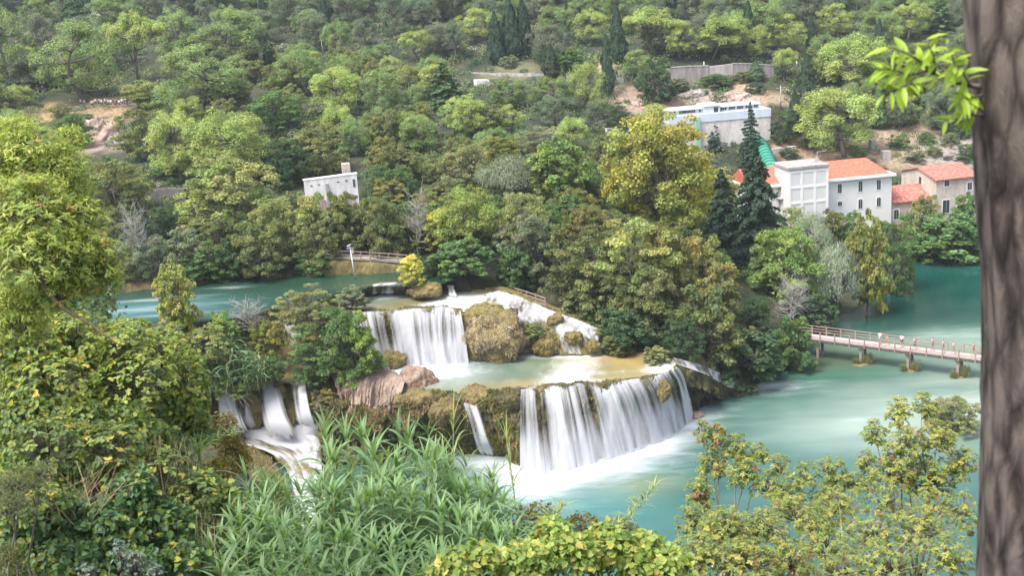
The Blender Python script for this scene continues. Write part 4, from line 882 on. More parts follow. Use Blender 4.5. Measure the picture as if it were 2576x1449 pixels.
def archwin(root,x,z0,z1,w_,y=0.,fr=.14,pane='glass',name='window',arch=True):
    def sh(hw,za,zb,ar):
        if not arch: return [(x-hw,za),(x+hw,za),(x+hw,zb),(x-hw,zb)]
        return [(x-hw,za),(x+hw,za)]+[(x+hw*math.cos(t),zb-ar+ar*math.sin(t)) for t in np.linspace(0,math.pi,9)]
    f=MB().prism(sh(w_/2+fr,z0-fr,z1+fr,w_*.36),'y',y-.07,y-.003).build(name,M['trim'],root)
    MB().prism(sh(w_/2,z0,z1,w_*.3),'y',y-.09,y-.072).build('pane',M[pane],f); 
    MB().box(x-.025,x+.025,y-.11,y-.092,z0+.02,z1-.04).build('mullion',M['metal'],f); return f
# ------------------------------------------------------------------ white power house
F1=Frame((1963,468),203,(2243.6,441.3),z0=4.0); r=F1.root('power_house','white three-storey riverside house with orange tiled roof and a flat-topped tower','building'); ez=F1.zt; xl=F1.fp(1885,476)[0]; xr=F1.L; W=9.
MB().box(xl,xr,0,W,-3,ez).build('wall',M['white'],r)
MB().box(xl-.4,xr+.55,-.6,W+.5,ez+.002,ez+.42).build('cornice',M['trim'],r)
xrg,zrg=F1.fp(2179,396,W/2); e0=ez+.43
mb=MB(); V=[(xl-.2,-.1,e0),(xr-.3,-.1,e0),(xr-.3,W+.2,e0),(xl-.2,W+.2,e0),(xl-.2,W/2,zrg),(xrg,W/2,zrg)]
mb.add(V,[(0,1,5,4),(1,2,5),(2,3,4,5),(3,0,4),(0,3,2,1)]).build('roof',M['roof'],r)
for X,Ya,Yb in [(2112,485,462),(2164,481,455.5),(2210,476,451.5),(2164,523.5,500.5),(2210,518.5,496)]:
    x,za=F1.fp(X,Ya);_,zb=F1.fp(X,Yb); archwin(r,x,za,zb,.72)
x,za=F1.fp(2112.5,517.5);_,zb=F1.fp(2112.5,506); archwin(r,x,za,zb,.75)
td=3.8; xa,zt=F1.fp(1984,428.5,-td); xb,_=F1.fp(2084,415.6,-td); zt=(zt+_)/2
MB().box(xa,xb,-td,2.5,-3,zt).build('tower',M['tower'],r)
MB().box(xa-.25,xb+.25,-td-.25,2.9,zt+.002,zt+.38).build('tower_roof',M['concrete'],r)
mb=MB(); hs=[F1.fp(2040,468,-td)[1],F1.fp(2040,507,-td)[1]]
xs=[xa+.2,F1.fp(2017,470,-td)[0],F1.fp(2050,470,-td)[0],xb-.2]
for i,x in enumerate(xs): mb.box(x-.2,x+.2,-td-.07,-td-.003,-3,zt-.3)
for i in range(3):
    for z in hs+[zt-.5]: mb.box(xs[i]+.203,xs[i+1]-.203,-td-.07,-td-.003,z-.2,z+.2)
mb.build('panel_frame',M['trim'],r)
mb=MB().tube([(xb-.8,-1,zt+.38),(xb-.8,-1,zt+2.2)],.05).tube([(xb-1.6,-1,zt+.38),(xb-.85,-1,zt+1.3)],.04).box(xb-1.2,xb-.6,-1.2,-.8,zt+.39,zt+1.0).bar((xb-.8,-1,zt+2.1),(xb+.9,-1.1,zt+2.25),.06); mb.build('antenna',M['metal'],r)
MB().tube([(-.3,-.12,ez),(-.3,-.12,-3)],.08).tube([(-.9,-.14,ez-.1),(.2,-.14,ez-.1)],.09).build('downpipe',M['metal'],r)
x,z=F1.fp(1972,498,-1.2); mb=MB(); mb.box(x-.9,x+.7,-1.5,-.02,z-.15,z)
for q in (-.9,-.1,.66): mb.bar((x+q,-1.45,z),(x+q,-1.45,z+1.0),.05)
mb.bar((x-.9,-1.45,z+1),(x+.7,-1.45,z+1),.06).build('balcony',M['metal'],r)
archwin(r,F1.fp(1957,492)[0],F1.fp(1957,500)[1],F1.fp(1957,482)[1],.7)
# stone annex with lean-to roof
F1b=F1; r=thing('stone_annex','low stone annex with a red lean-to roof joining the two houses','building',F1.O+F1.ex*(xr+.05),F1.th)
x1=F1.fp(2243,511,1.)[0]-xr; x2=F1.fp(2342,500,1.)[0]-xr; ze=F1.fp(2243,511,1)[1]; zr=F1.fp(2243,470,5.)[1]; x2=max(x2,6.)
MB().box(.02,x2,1.,5.,-3,ze-.05).build('wall',M['stone'],r)
mb=MB(); mb.prism([(.6,ze-.05),(5.2,zr),(5.2,zr+.22),(.6,ze+.17)],'x',0,x2+.3).build('roof',M['oldroof'],r)
for X in (2253.5,2294,2330):
    x,za=F1.fp(X,551,1.); _,zb=F1.fp(X,527,1.); archwin(r,x-xr,za,zb,.85,1.,.22)
# stone house with gable
F2=Frame((2356,450.7),207,(2460,440),z0=4.5); r=F2.root('stone_house','rough stone gabled house with a weathered mottled red roof','building'); ez=F2.zt
ds=np.linspace(2,16,281); xx=[abs(F2.fp(2262,441,d)[0]) for d in ds]; D=min(max(float(ds[int(np.argmin(xx))]),6.),12.); Lh=F2.L; zr=F2.fp(2306,422.6,D/2)[1]
MB().prism([(0,-3),(D,-3),(D,ez),(D/2,zr-.12),(0,ez)],'x',0,Lh).build('wall',M['stone'],r)
mb=MB(); 
for (ya,za,yb,zb) in ((-.45,ez-.28,D/2,zr),(D+.45,ez-.28,D/2,zr)): mb.prism([(ya,za),(yb,zb),(yb,zb+.24),(ya,za+.24)],'x',-.35,Lh+.35)
mb.build('roof',M['oldroof'],r)
for X,Ya,Yb,w_ in [(2381.5,468,451.5,.95),(2438.5,477,459,.85),(2379,535,503,1.3),(2442,532,508,1.)]:
    x,za=F2.fp(X,Ya);_,zb=F2.fp(X,Yb); archwin(r,x,za,zb,w_,0,.16,arch=False)
mb=MB().box(-.05,-.003,D*.42,D*.42+.7,F2.fp(2314,462,D*.45)[1],F2.fp(2314,445,D*.45)[1]); mb.build('window',M['glass'],r)
# ------------------------------------------------------------------ dam house with stone wall, pale strip of windows and the green penstock
F3=Frame((1762,307),245,(1936,292)); r=F3.root('dam_house','pale blue flat-roofed dam house with a strip of small windows above a streaked stone wall','building')
xl=F3.fp(1685,313)[0]; xr=F3.fp(1938,292)[0]; zb=F3.fp(1840,376)[1]-1.5; zt=F3.fp(1936,272)[1]
MB().box(xl,xr,.0,7.,zb,-.002).build('wall',M['damstone'],r)
MB().box(xl-.1,xr+.1,-.15,7,.0,zt).build('parapet',M['blue'],r)
xs=F3.fp(1910,262,1.5)[0]; z2=F3.fp(1911,264,1.5)[1]; z2=max(z2,zt+.9)
MB().box(xl+.1,xs,1.5,6.5,zt+.002,z2).build('window_strip',M['palewall'],r)
MB().box(xl-.2,xs+.3,1.1,6.8,z2+.002,z2+.22).build('flat_roof',M['palewall'],r)
xc0,xc1=F3.fp(1771,275,.8)[0],F3.fp(1811,272,.8)[0]
MB().box(xc0,xc1,.8,5,zt+.002,z2+.5).build('entrance_block',M['blue'],r)
MB().box(xc0-.2,xc1+.2,.5,5.2,z2+.502,z2+.75).build('entrance_roof',M['trim'],r)
mb=MB().box((xc0+xc1)/2+.4,(xc0+xc1)/2+1.3,.74,.797,zt+.05,z2+.2); mb.build('door',M['glass'],r)
for X in list(range(1691,1768,25))+[1725]+list(range(1820,1908,21)):
    for k in (-5.5,0,5.5):
        x,_=F3.fp(X+k,276,1.5)
        if x>xs-.4 or xc0-.5<x<xc1+.5 or x<xl+.3: continue
        MB().box(x-.19,x+.19,1.44,1.497,zt+.28,z2-.12).build('window',M['glass'],r)
x,za=F3.fp(1756.5,352,-.8);_,zb_=F3.fp(1756.5,294,-.8); MB().box(x-.45,x+.45,-.95,-.17,za-4,zb_).build('gate_shaft',M['palegreen'],r)
tag(MB().tube([F3.O+F3.ex*(xs-.1)+np.array([0,0,zt+.002])+F3.ey*.6,F3.O+F3.ex*(xs-.1)+np.array([0,0,z2+1.2])+F3.ey*.6],.07).box(*(lambda p:(p[0]-.2,p[0]+.2,p[1]-.2,p[1]+.2,p[2],p[2]+.2))(F3.O+F3.ex*(xs-.1)+np.array([0,0,z2+1.2])+F3.ey*.6)).build('lamp_post',M['metal']),'thin lamp post at the end of the dam house roof','lamp post')
r=thing('penstock_pipe','big green ribbed steel pipe curving down from the dam house','pipe',ony(1925,385,236))
o0=np.array(r.location); pp=[F3.O+F3.ex*F3.fp(1893,352)[0]+F3.ey*.3+np.array([0,0,F3.fp(1893,354)[1]]),ony(1904,357,243.5),ony(1914,367,240.5),ony(1923,385,236),ony(1931,403,231.5),ony(1939,424,226.5),ony(1946,446,222)]
pp=resample(np.array(pp),30)-o0; MB().tube(pp,1.42,20).build('pipe_shell',M['green'],r,True)
for i in range(1,30,2): 
    d=unit((pp[min(i+1,29)]-pp[i-1])[None])[0]*.09; MB().tube([pp[i]-d,pp[i]+d],1.52,20).build('ring',M['ring'],r,True)
# ------------------------------------------------------------------ walls on the slope
def wallpx(name,label,pts,hp,mat,th=.5,cat='wall',cap=None):
    """pts: foot pixels; hp: wall height in pixels at each foot"""
    P=[hit(x,y) for x,y in pts]; r=thing(name,label,cat,P[0]); o0=P[0]; V=[];mb=MB()
    for i in range(len(P)-1):
        a,bq=P[i]-o0,P[i+1]-o0; ha,hb=hp[i]*depth(P[i])/FPX,hp[i+1]*depth(P[i+1])/FPX; d=unit((bq-a)[None])[0]; n_=np.array([-d[1],d[0],0])*th/2; g=np.array([0,0,.6])
        mb.add([a-n_-g,bq-n_-g,bq+n_-g,a+n_-g,a-n_+[0,0,ha],bq-n_+[0,0,hb],bq+n_+[0,0,hb],a+n_+[0,0,ha]],[(0,3,2,1),(4,5,6,7),(0,1,5,4),(1,2,6,5),(2,3,7,6),(3,0,4,7)])
    mb.build('wall',mat,r)
    if cap:
        mb=MB()
        for i in range(len(P)-1):
            a,bq=P[i]-o0+[0,0,hp[i]*depth(P[i])/FPX+.08],P[i+1]-o0+[0,0,hp[i+1]*depth(P[i+1])/FPX+.08]; mb.bar(a,bq,th+.2,.15)
        mb.build('coping',cap,r)
    return r
M['wallpale']=plaster('pale_wall_panel',(.50,.43,.40),.35); M['wallgrey']=plaster('grey_wall_panel',(.27,.24,.235),.45)
wallpx('retaining_wall','pale middle bay of the long concrete retaining wall','1784,204 1840,200'.split() and [(1784,204),(1842,200)],[36,37],M['wallpale'],.7)
wallpx('retaining_wall','grey right-hand bays of the long concrete retaining wall behind a small conifer',[(1843,200),(1890,198),(1948,197)],[37,35,30],M['wallgrey'],.6,cap=M['concrete'])
wallpx('retaining_wall','grey left bay of the long concrete retaining wall',[(1688,204),(1735,203),(1783,203)],[33,35,37],M['wallgrey'],.6,cap=M['concrete'])
wallpx('stone_wall','low ruined terrace wall under the cypress cluster',[(1162,186),(1250,190),(1340,192),(1415,194)],[5,6,7,6],M['concrete'],.5)
wallpx('stone_wall','broken grey wall behind the slender solitary cypress',[(1425,203),(1500,205),(1570,208)],[13,13,12],M['wallgrey'],.5)
wallpx('stone_wall','upper terrace wall behind the slender solitary cypress',[(1555,188),(1640,186),(1690,182)],[9,10,8],M['concrete'],.5)
wallpx('ruin_stub','small white ruined stub above the central pine','1'.split() and [(1196,216),(1228,215)],[16,15],M['oldwhite'],2.,'ruin')
wallpx('parapet','pale concrete parapet beneath the round grey-dark tree',[(1525,334),(1560,331),(1585,324)],[12,10,9],M['oldwhite'],.4)
wallpx('stone_wall','dark stone wall half hidden above the river bank',[(385,508),(430,507),(470,508)],[30,32,31],M['darkstone'],.6)
wallpx('stone_wall','low rubble wall right of the green pipe',[(1942,388),(1970,383),(2000,378)],[14,12,11],M['damstone'],.6)
wallpx('concrete_block','square concrete anchor block on the dry slope',[(2188,372),(2200,371)],[20,20],M['concrete'],2.,'block')
wallpx('water_tank','small concrete tank on a narrow plinth above the stone house',[(2218,402),(2238,402)],[22,22],M['concrete'],1.6,'tank')
wallpx('viewing_terrace_wall','low pale wall along the crowded viewpoint edge',[(150,275),(235,271),(300,265),(345,264)],[5,5,5,5],M['concrete'],.5)
def pole(name,label,X,Yb,Yt,rad,mat,cat,arm=None):
    p=hit(X,Yb); d=rays(X,Yt); h=CH+d[2]*p[1]/d[1]-p[2]; r=thing(name,label,cat,p); MB().tube([(0,0,-.3),(0,0,h)],[rad,rad*.7],7).build('post',mat,r,True)
    if arm=='cross': MB().bar((-1.,0,h-.6),(1.,0,h-.5),.12).build('crossarm',mat,r)
    if arm=='lamp': MB().bar((0,0,h-.05),(1.3,-.2,h+.15),.07).box(1.1,1.7,-.3,-.1,h+.1,h+.22).build('lamp_head',M['trim'],r)
    if arm=='cam': MB().bar((-.55,0,h-.55),(.5,0,h-.35),.09).box(-.35,-.05,-.15,.15,h-.35,h-.1).box(.1,.3,-.15,.15,h-.8,h-.4).tube([(-.3,-.1,h),(.15,-.1,h+.25)],.12).build('camera_head',M['trim'],r)
pole('utility_pole','grey wooden utility pole right of the dam house',1964,274,214,.15,M['palebark'],'pole','cross')
pole('marker_post','short white post on the retaining wall, left one',1771,168,154,.14,M['trim'],'post'); pole('marker_post','short white post on the retaining wall, right one',2004,166,153,.16,M['trim'],'post')
pole('street_lamp','pale street lamp among hazy pines upper left',812,135,100,.1,M['metal'],'lamp post','lamp')
# ------------------------------------------------------------------ old white ruin
F4=Frame((759,501),167,(900,486)); r=F4.root('old_mill','whitewashed old mill ruin with blind brick arches and sloping top','building')
xa,zta=F4.fp(765,455); xb,ztb=F4.fp(897,438); za=F4.fp(759,503)[1]
MB().prism([(xa,za-3),(xb,za-3),(xb,ztb),(F4.fp(880,440)[0],F4.fp(880,440)[1]),(xa,zta)],'y',0,.9).build('wall',M['oldwhite'],r)
MB().prism([(xa-.1,zta),(F4.fp(880,440)[0],F4.fp(880,440)[1]+.0),(xb+.1,ztb),(xb+.1,ztb+.15),(F4.fp(880,440)[0],F4.fp(880,440)[1]+.15),(xa-.1,zta+.15)],'y',-.05,1.0).build('coping',M['oldwhite'],r)
for X,Yt,Yb in [(821,461,503)]:
    x,z1=F4.fp(X,Yt); MB().box(x-.18,x+.18,-.25,-.003,za-3,z1).build('pilaster',M['concrete'],r)
x,z1=F4.fp(890,450); MB().box(x-.2,x+.15,-.06,-.003,F4.fp(890,470)[1],z1).build('slit',M['darkstone'],r)
M['brick']=masonry('old_brick_arch',(.42,.29,.25),(.36,.24,.2),(.5,.42,.38))
for X,Yt,hw in [(796,497,1.3),(872,485,1.2)]:
    x,z1=F4.fp(X,Yt); MB().prism([(x-hw,za-3),(x+hw,za-3)]+[(x+hw*math.cos(t),z1-.7+.7*math.sin(t)) for t in np.linspace(0,math.pi,11)],'y',-.06,-.003).build('blind_arch',M['brick'],r)
for X,Y in [(783,467),(802,464),(850,457),(871,454)]:
    x,z=F4.fp(X,Y); MB().box(x-.16,x+.16,-.05,-.003,z-.06,z+.06).build('vent',M['glass'],r)
x,z1=F4.fp(869,412,2.5); MB().box(x-.55,x+.55,1.9,3.,ztb-4.,z1+.1).build('chimney',M['stone'],r)
# ------------------------------------------------------------------ railings and paths
def railing(name,label,P,h,npost,mat,rails=(.95,.55,.15),pw=.12,cat='railing',parent=None):
    P=resample(np.array(P),npost); o0=P[0]; r=parent or thing(name,label,cat,o0)
    for p in P: MB().box(p[0]-o0[0]-pw/2,p[0]-o0[0]+pw/2,p[1]-o0[1]-pw/2,p[1]-o0[1]+pw/2,p[2]-o0[2]-.25,p[2]-o0[2]+h).build('post',mat,r)
    for f in rails:
        mb=MB()
        for a,bq in zip(P[:-1],P[1:]): mb.bar(a-o0+[0,-pw*.6,h*f],bq-o0+[0,-pw*.6,h*f],.06,.12)
        mb.build('rail',mat,r)
    return r
def walkway(pts,wd,zoff=.0):
    P=resample(np.array(pts),30); d=unit(np.gradient(P,axis=0)); n_=np.stack([-d[:,1],d[:,0],0*d[:,0]],1); mb=np.stack([P-n_*.1,P+n_*wd],0); mb[...,2]+=zoff
    tag(mk('path',mb.reshape(-1,3),gridfaces(2,30),M['path']),kind='structure'); 
fence1=[ony(770,650,153)*1.,ony(850,651,152.5),ony(940,655,152),ony(1025,662,151.5)]; zf=[p[2] for p in fence1]
railing('wooden_railing','long grey wooden handrail beside the dark river',fence1,1.15,12,M['wood']); walkway(fence1,2.2,-.05)
rock=[p+np.array([0,-.4,0]) for p in fence1]; cliff('bank_wall',[np.array(rock)+[0,0,-.1],np.array(rock)+[0,-.3,-.9],np.array(rock)+[0,-.5,-4]],60,6,M['moss'],.25,.8,'low mossy stone bank under the riverside handrail','wall',seed=71)
pp_=ony(890,668,149.5); rp=thing('camera_pole','white camera pole standing in the river before the handrail','pole',pp_)
hh=CH+rays(882,620)[2]*149.5/rays(882,620)[1]-pp_[2]; MB().tube([(0,0,-1.5),(-.25,0,hh)],[.1,.08],8).build('post',M['trim'],rp,True)
MB().bar((-.7,0,hh-.3),(.2,0,hh-.2),.09).box(-.55,-.2,-.15,.15,hh-.25,hh).tube([(-.6,-.15,hh+.05),(-.1,-.15,hh+.3)],.1).box(-.2,.15,-.12,.12,hh-.9,hh-.4).build('camera_head',M['metal'],rp)
fence2=[ony(1281,741,146),ony(1310,750,144),ony(1340,759,142),ony(1372,771,140)]
railing('wooden_railing','sloping wooden handrail above the tumbling cascade',fence2,1.15,5,M['wood'],pw=.14); walkway(fence2[:3],1.1,-.06)
cliff('bank_wall',[np.array(fence2)+[0,-.3,-.1],np.array(fence2)+[0,-.7,-1],np.array(fence2)+[0,-1.3,-4]],50,6,M['moss'],.3,.8,'dark bank wall under the sloping handrail','wall',seed=73)
# ------------------------------------------------------------------ footbridge
a=onz(1985,846,2.7); bq=onz(2660,931,2.7); L=float(np.linalg.norm(bq-a)); th=math.atan2(bq[1]-a[1],bq[0]-a[0]); BR=thing('footbridge','wooden footbridge on paired posts crossing the turquoise lower lake','bridge',a,th)
bw=2.1; mb=MB(); nb=int(L/.22)
for i in range(nb): mb.box(i*.22,i*.22+.2,0,bw,-.06,0.+.004*(i%3))
mb.build('deck',M['deck'],BR)
mb=MB().box(0,L,.02,.16,-.42,-.063).box(0,L,bw-.16,bw-.02,-.42,-.063).build('beam',M['darkwood'],BR)
def brx(X,Y,yl=0.):
    ey=np.array([-math.sin(th),math.cos(th),0]); d=rays(X,Y); t=(yl-np.dot(CAM-a,ey))/np.dot(d,ey); P=CAM+d*t-a; return float(P[0]*math.cos(th)+P[1]*math.sin(th)),float(P[2])
for yl in (-.07,bw+.07):
    for i in range(int(L/1.95)+1):
        x=i*1.95+.4; MB().box(x-.07,x+.07,yl-.06,yl+.06,-.42,1.08).build('post',M['wood'],BR)
    for z,hh_ in ((1.1,.07),(.72,.07),(.36,.07)): MB().box(0,L,yl-.045,yl+.045,z-hh_/2,z+hh_/2+(.0 if z<1 else .02)).build('rail',M['wood'],BR)
PIERX=[]
for X in (2056,2164,2283,2409,2530):
    x=brx(X,880+.12*(X-2160))[0]; PIERX.append(x)
    for yl in (.25,bw-.25):
        MB().box(x-.15,x+.15,yl-.15,yl+.15,-5,-.65).build('pier',M['wood'],BR)
    MB().box(x-.3,x+.3,-.05,bw+.05,-.65,-.423).build('crossbeam',M['darkwood'],BR)
def brw(x,y,z=0): return a+np.array([x*math.cos(th)-y*math.sin(th),x*math.sin(th)+y*math.cos(th),z])
for i,x in enumerate(PIERX[1:4]):
    p=brw(x,.6); s=[1.6,1.45,1.35][i]
    o=cliff('tufa_cushion',[np.array([[math.cos(t)*s*q,math.sin(t)*s*.7*q,z] for t in np.linspace(0,6.283,24)])+np.array([p[0],p[1],0]) for q,z in ((.05,.22),(.75,.15),(1.05,-.5))],24,4,M['moss'],.15,1.,['brown tufa cushion round the second bridge pier','brown tufa cushion round the third bridge pier','brown tufa cushion round the bridge pier nearest the tree trunk'][i],'rock',seed=80+i)
    plant('cane',(p[0]+.7,p[1]-.3,.1),1.5,1.5,'tam',['olive weeds growing on the second bridge pier','olive weeds growing on the third bridge pier','olive weeds growing on the pier nearest the tree trunk'][i])
    plant('cane',(p[0]-.7,p[1]-.2,.0),1.2,1.0,'olive',['low grass tuft on the second bridge pier','low grass tuft on the third bridge pier','low grass tuft on the pier nearest the tree trunk'][i])
# ------------------------------------------------------------------ people
M['skin']=simple('skin',(.50,.32,.24)); M['hair']=simple('hair',(.05,.035,.025))
def clothmat(name):
    m,n,b,o=newmat(name); oi=N(n,'ObjectInfo'); n.links.new(oi.outputs['Color'],b.inputs['Base Color']); b.inputs['Roughness'].default_value=.9; return m
M['cloth']=clothmat('cloth')
def skinmesh(name,J,E_,rad,mat,sub=1):
    me=bpy.data.meshes.new(name); me.from_pydata(J,E_,[]); ob=bpy.data.objects.new(name,me); COL.objects.link(ob)
    s=ob.modifiers.new('s','SKIN'); me.skin_vertices[0].data[0].use_root=True
    for i,rr in enumerate(rad): me.skin_vertices[0].data[i].radius=(rr,rr*.8) if not isinstance(rr,tuple) else rr
    ss=ob.modifiers.new('u','SUBSURF'); ss.levels=sub; ss.render_levels=sub
    dg=bpy.context.evaluated_depsgraph_get(); me2=bpy.data.meshes.new_from_object(ob.evaluated_get(dg)); me2.name=name; bpy.data.objects.remove(ob)
    me2.materials.clear(); me2.materials.append(mat); o2=bpy.data.objects.new(name,me2); 
    for p in me2.polygons: p.use_smooth=True
    return o2
def person_proto(pose):
    if pose=='lean': ha,hb=(.30,-.38,1.14),(-.30,-.38,1.14); el,er=(.30,-.12,1.12),(-.30,-.12,1.12)
    else: ha,hb=(.27,-.10,.82),(-.25,.06,.82); el,er=(.27,-.0,1.10),(-.27,.02,1.10)
    st=.10 if pose=='walk' else 0
    J=[(0,0,.95),(0,.0,1.15),(0,-.01,1.38),(0,-.02,1.50),(0,-.04,1.58),(0,-.045,1.68),(0,-.035,1.75),
       (.19,0,1.41),el,ha,(-.19,0,1.41),er,hb,(.10,0,.90),(.11,-.03-st,.50),(.11,.02-st*1.6,.09),(.12,-.13-st*1.6,.04),(-.10,0,.90),(-.11,-.03+st,.50),(-.11,.04+st*1.8,.09),(-.12,-.10+st*1.8,.04)]
    J.append(tuple(np.array(ha)+[0,-.06,-.10] if pose!='lean' else np.array(ha)+[-.05,-.09,0])); J.append(tuple(np.array(hb)+[0,-.05,-.10] if pose!='lean' else np.array(hb)+[.05,-.09,0]))
    E_=[(0,1),(1,2),(2,3),(3,4),(4,5),(5,6),(2,7),(7,8),(8,9),(2,10),(10,11),(11,12),(0,13),(13,14),(14,15),(15,16),(0,17),(17,18),(18,19),(19,20),(9,21),(12,22)]
    rad=[.14,.13,.15,.06,.075,.10,.075,.065,.045,.035,.065,.045,.035,.095,.06,.045,.035,.095,.06,.045,.035,.03,.03]
    body=skinmesh('person_body',[tuple(map(float,j)) for j in J],E_,rad,M['skin'])
    sh=[0,1,2,7,8,10,11]; mp={q:i for i,q in enumerate(sh)}; shirt=skinmesh('shirt',[J[q] if q not in (8,11) else tuple((np.array(J[q])*.6+np.array(J[q-1])*.4).tolist()) for q in sh],[(mp[i],mp[j]) for i,j in E_ if i in mp and j in mp],[.165,.155,.175,.09,.075,.09,.075],M['cloth'])
    ss=[0,13,14,17,18]; mp={q:i for i,q in enumerate(ss)}; J2={q:J[q] for q in ss}; 
    for k_,kk in ((14,13),(18,17)): J2[k_]=tuple((np.array(J[k_])*.85+np.array(J[kk])*.15).tolist())
    shorts=skinmesh('shorts',[tuple(map(float,J2[q])) for q in ss],[(mp[i],mp[j]) for i,j in E_ if i in mp and j in mp],[.16,.115,.095,.115,.095],M['cloth'])
    hr=skinmesh('hair',[(0,-.02,1.70),(0,.015,1.74),(0,.035,1.66)],[(0,1),(1,2)],[.095,.10,.075],M['hair'])
    return body,shirt,shorts,hr
PP={k:person_proto(k) for k in ('lean','stand','walk')}
def person(label,pos,rz,pose,shirt,shorts,hair=(.05,.035,.025),s=1.,group=None):
    r=thing('person',label,'person',pos,rz,group,(s,s,s))
    for q,c in zip(PP[pose],(None,shirt,shorts,None)):
        k=cpy(q,r)
        if c: k.color=(*c,1)
    return r
def onbr(X,Y,yl): x=brx(X,Y,yl)[0]; return brw(x,yl,.008)
person('person in a white shirt and dark shorts leaning on the bridge rail',onbr(2268,885,bw*.55),th+math.pi*.95,'lean',(.80,.78,.82),(.03,.03,.035))
person('person in a pale top and grey trousers on the bridge, left of the white shirt',onbr(2213,876,bw*.6),th+2.9,'stand',(.78,.74,.70),(.34,.32,.36))
person('small person in orange beside the pale-topped one on the bridge',onbr(2232,876,bw*.55),th+1.2,'walk',(.62,.38,.24),(.55,.36,.26),s=.8)
for X,lab,c1,c2 in [(2345,'person in pink walking on the bridge right of the white shirt',(.62,.36,.34),(.4,.3,.3)),(2372,'person in a salmon top walking farther along the bridge',(.66,.34,.30),(.3,.28,.3)),(2398,'person in a pale pink top on the bridge over the right pier',(.70,.52,.50),(.45,.4,.42)),(2448,'person in a red shirt on the bridge beside the near tree trunk',(.62,.14,.13),(.35,.3,.3)),(2300,'person in grey on the bridge just right of the white shirt',(.50,.46,.48),(.2,.2,.22))]:
    person(lab,onbr(X,882+.13*(X-2230),bw*rng.uniform(.35,.75)),th+math.pi/2*rng.choice([-1,1]),'walk',c1,c2)
# the crowd on the viewpoint
cl=[(.6,.58,.56),(.03,.03,.035),(.42,.40,.39),(.05,.06,.11),(.5,.46,.4),(.22,.05,.05),(.36,.4,.46),(.07,.055,.05),(.66,.64,.66)]
cn=['white','black','light grey','navy','cream','dark red','pale blue','brown','bright white']
used=set(); xs=[178,205,232,242,250,258,266,274,281,288,295,302,309,315,322,328,214,236,254,270,292,318]
for i,X in enumerate(xs):
    p=hit(X,268+(i%3)*2); k=int(rng.integers(9)); 
    person('person in a %s top in the viewpoint crowd under the broad pine'%cn[k],p,rng.uniform(2.2,4.),['stand','walk','lean'][i%3],cl[k],cl[[1,3,7][int(rng.integers(3))]],s=.96+.1*rng.random(),group='crowd on the viewpoint')
# ------------------------------------------------------------------ near plants
FIGT=np.array([(0,0),(.06,.20),(.32,.42),(.46,.30),(.68,.33),(.76,.16),(1.,0),(.5,0)],float)
OVALT=np.array([(0,0),(.15,.17),(.4,.27),(.65,.24),(.85,.12),(.95,.04),(1.,0),(.5,0)],float)
NARROW=np.array([(0,0),(.2,.09),(.45,.12),(.7,.09),(.88,.04),(.95,.02),(1.,0),(.5,0)],float)
def leafs(P,Nn,T,size,temp,fold=.25,curl=.25):
    n=len(P); Nn=unit(Nn); T=unit(T-Nn*(T*Nn).sum(1,keepdims=True)); B=np.cross(Nn,T); s=np.asarray(size).reshape(-1,1)
    out=[]
    for sg in (1,-1):
        for (u,v) in (temp if sg>0 else temp[::-1]): out.append(P+(T*u+B*(v*sg)+Nn*(fold*v-curl*u*u))*s)
    return np.stack(out,1).reshape(-1,3)
def lfaces(n): return np.arange(n*16,dtype=np.int32).reshape(-1,8)
def nearpos(X,Y,y): return ony(X,Y,y)
GREEN_FIG=[(.15,.215,.088),(.22,.30,.088),(.36,.41,.095),(.54,.48,.09)]
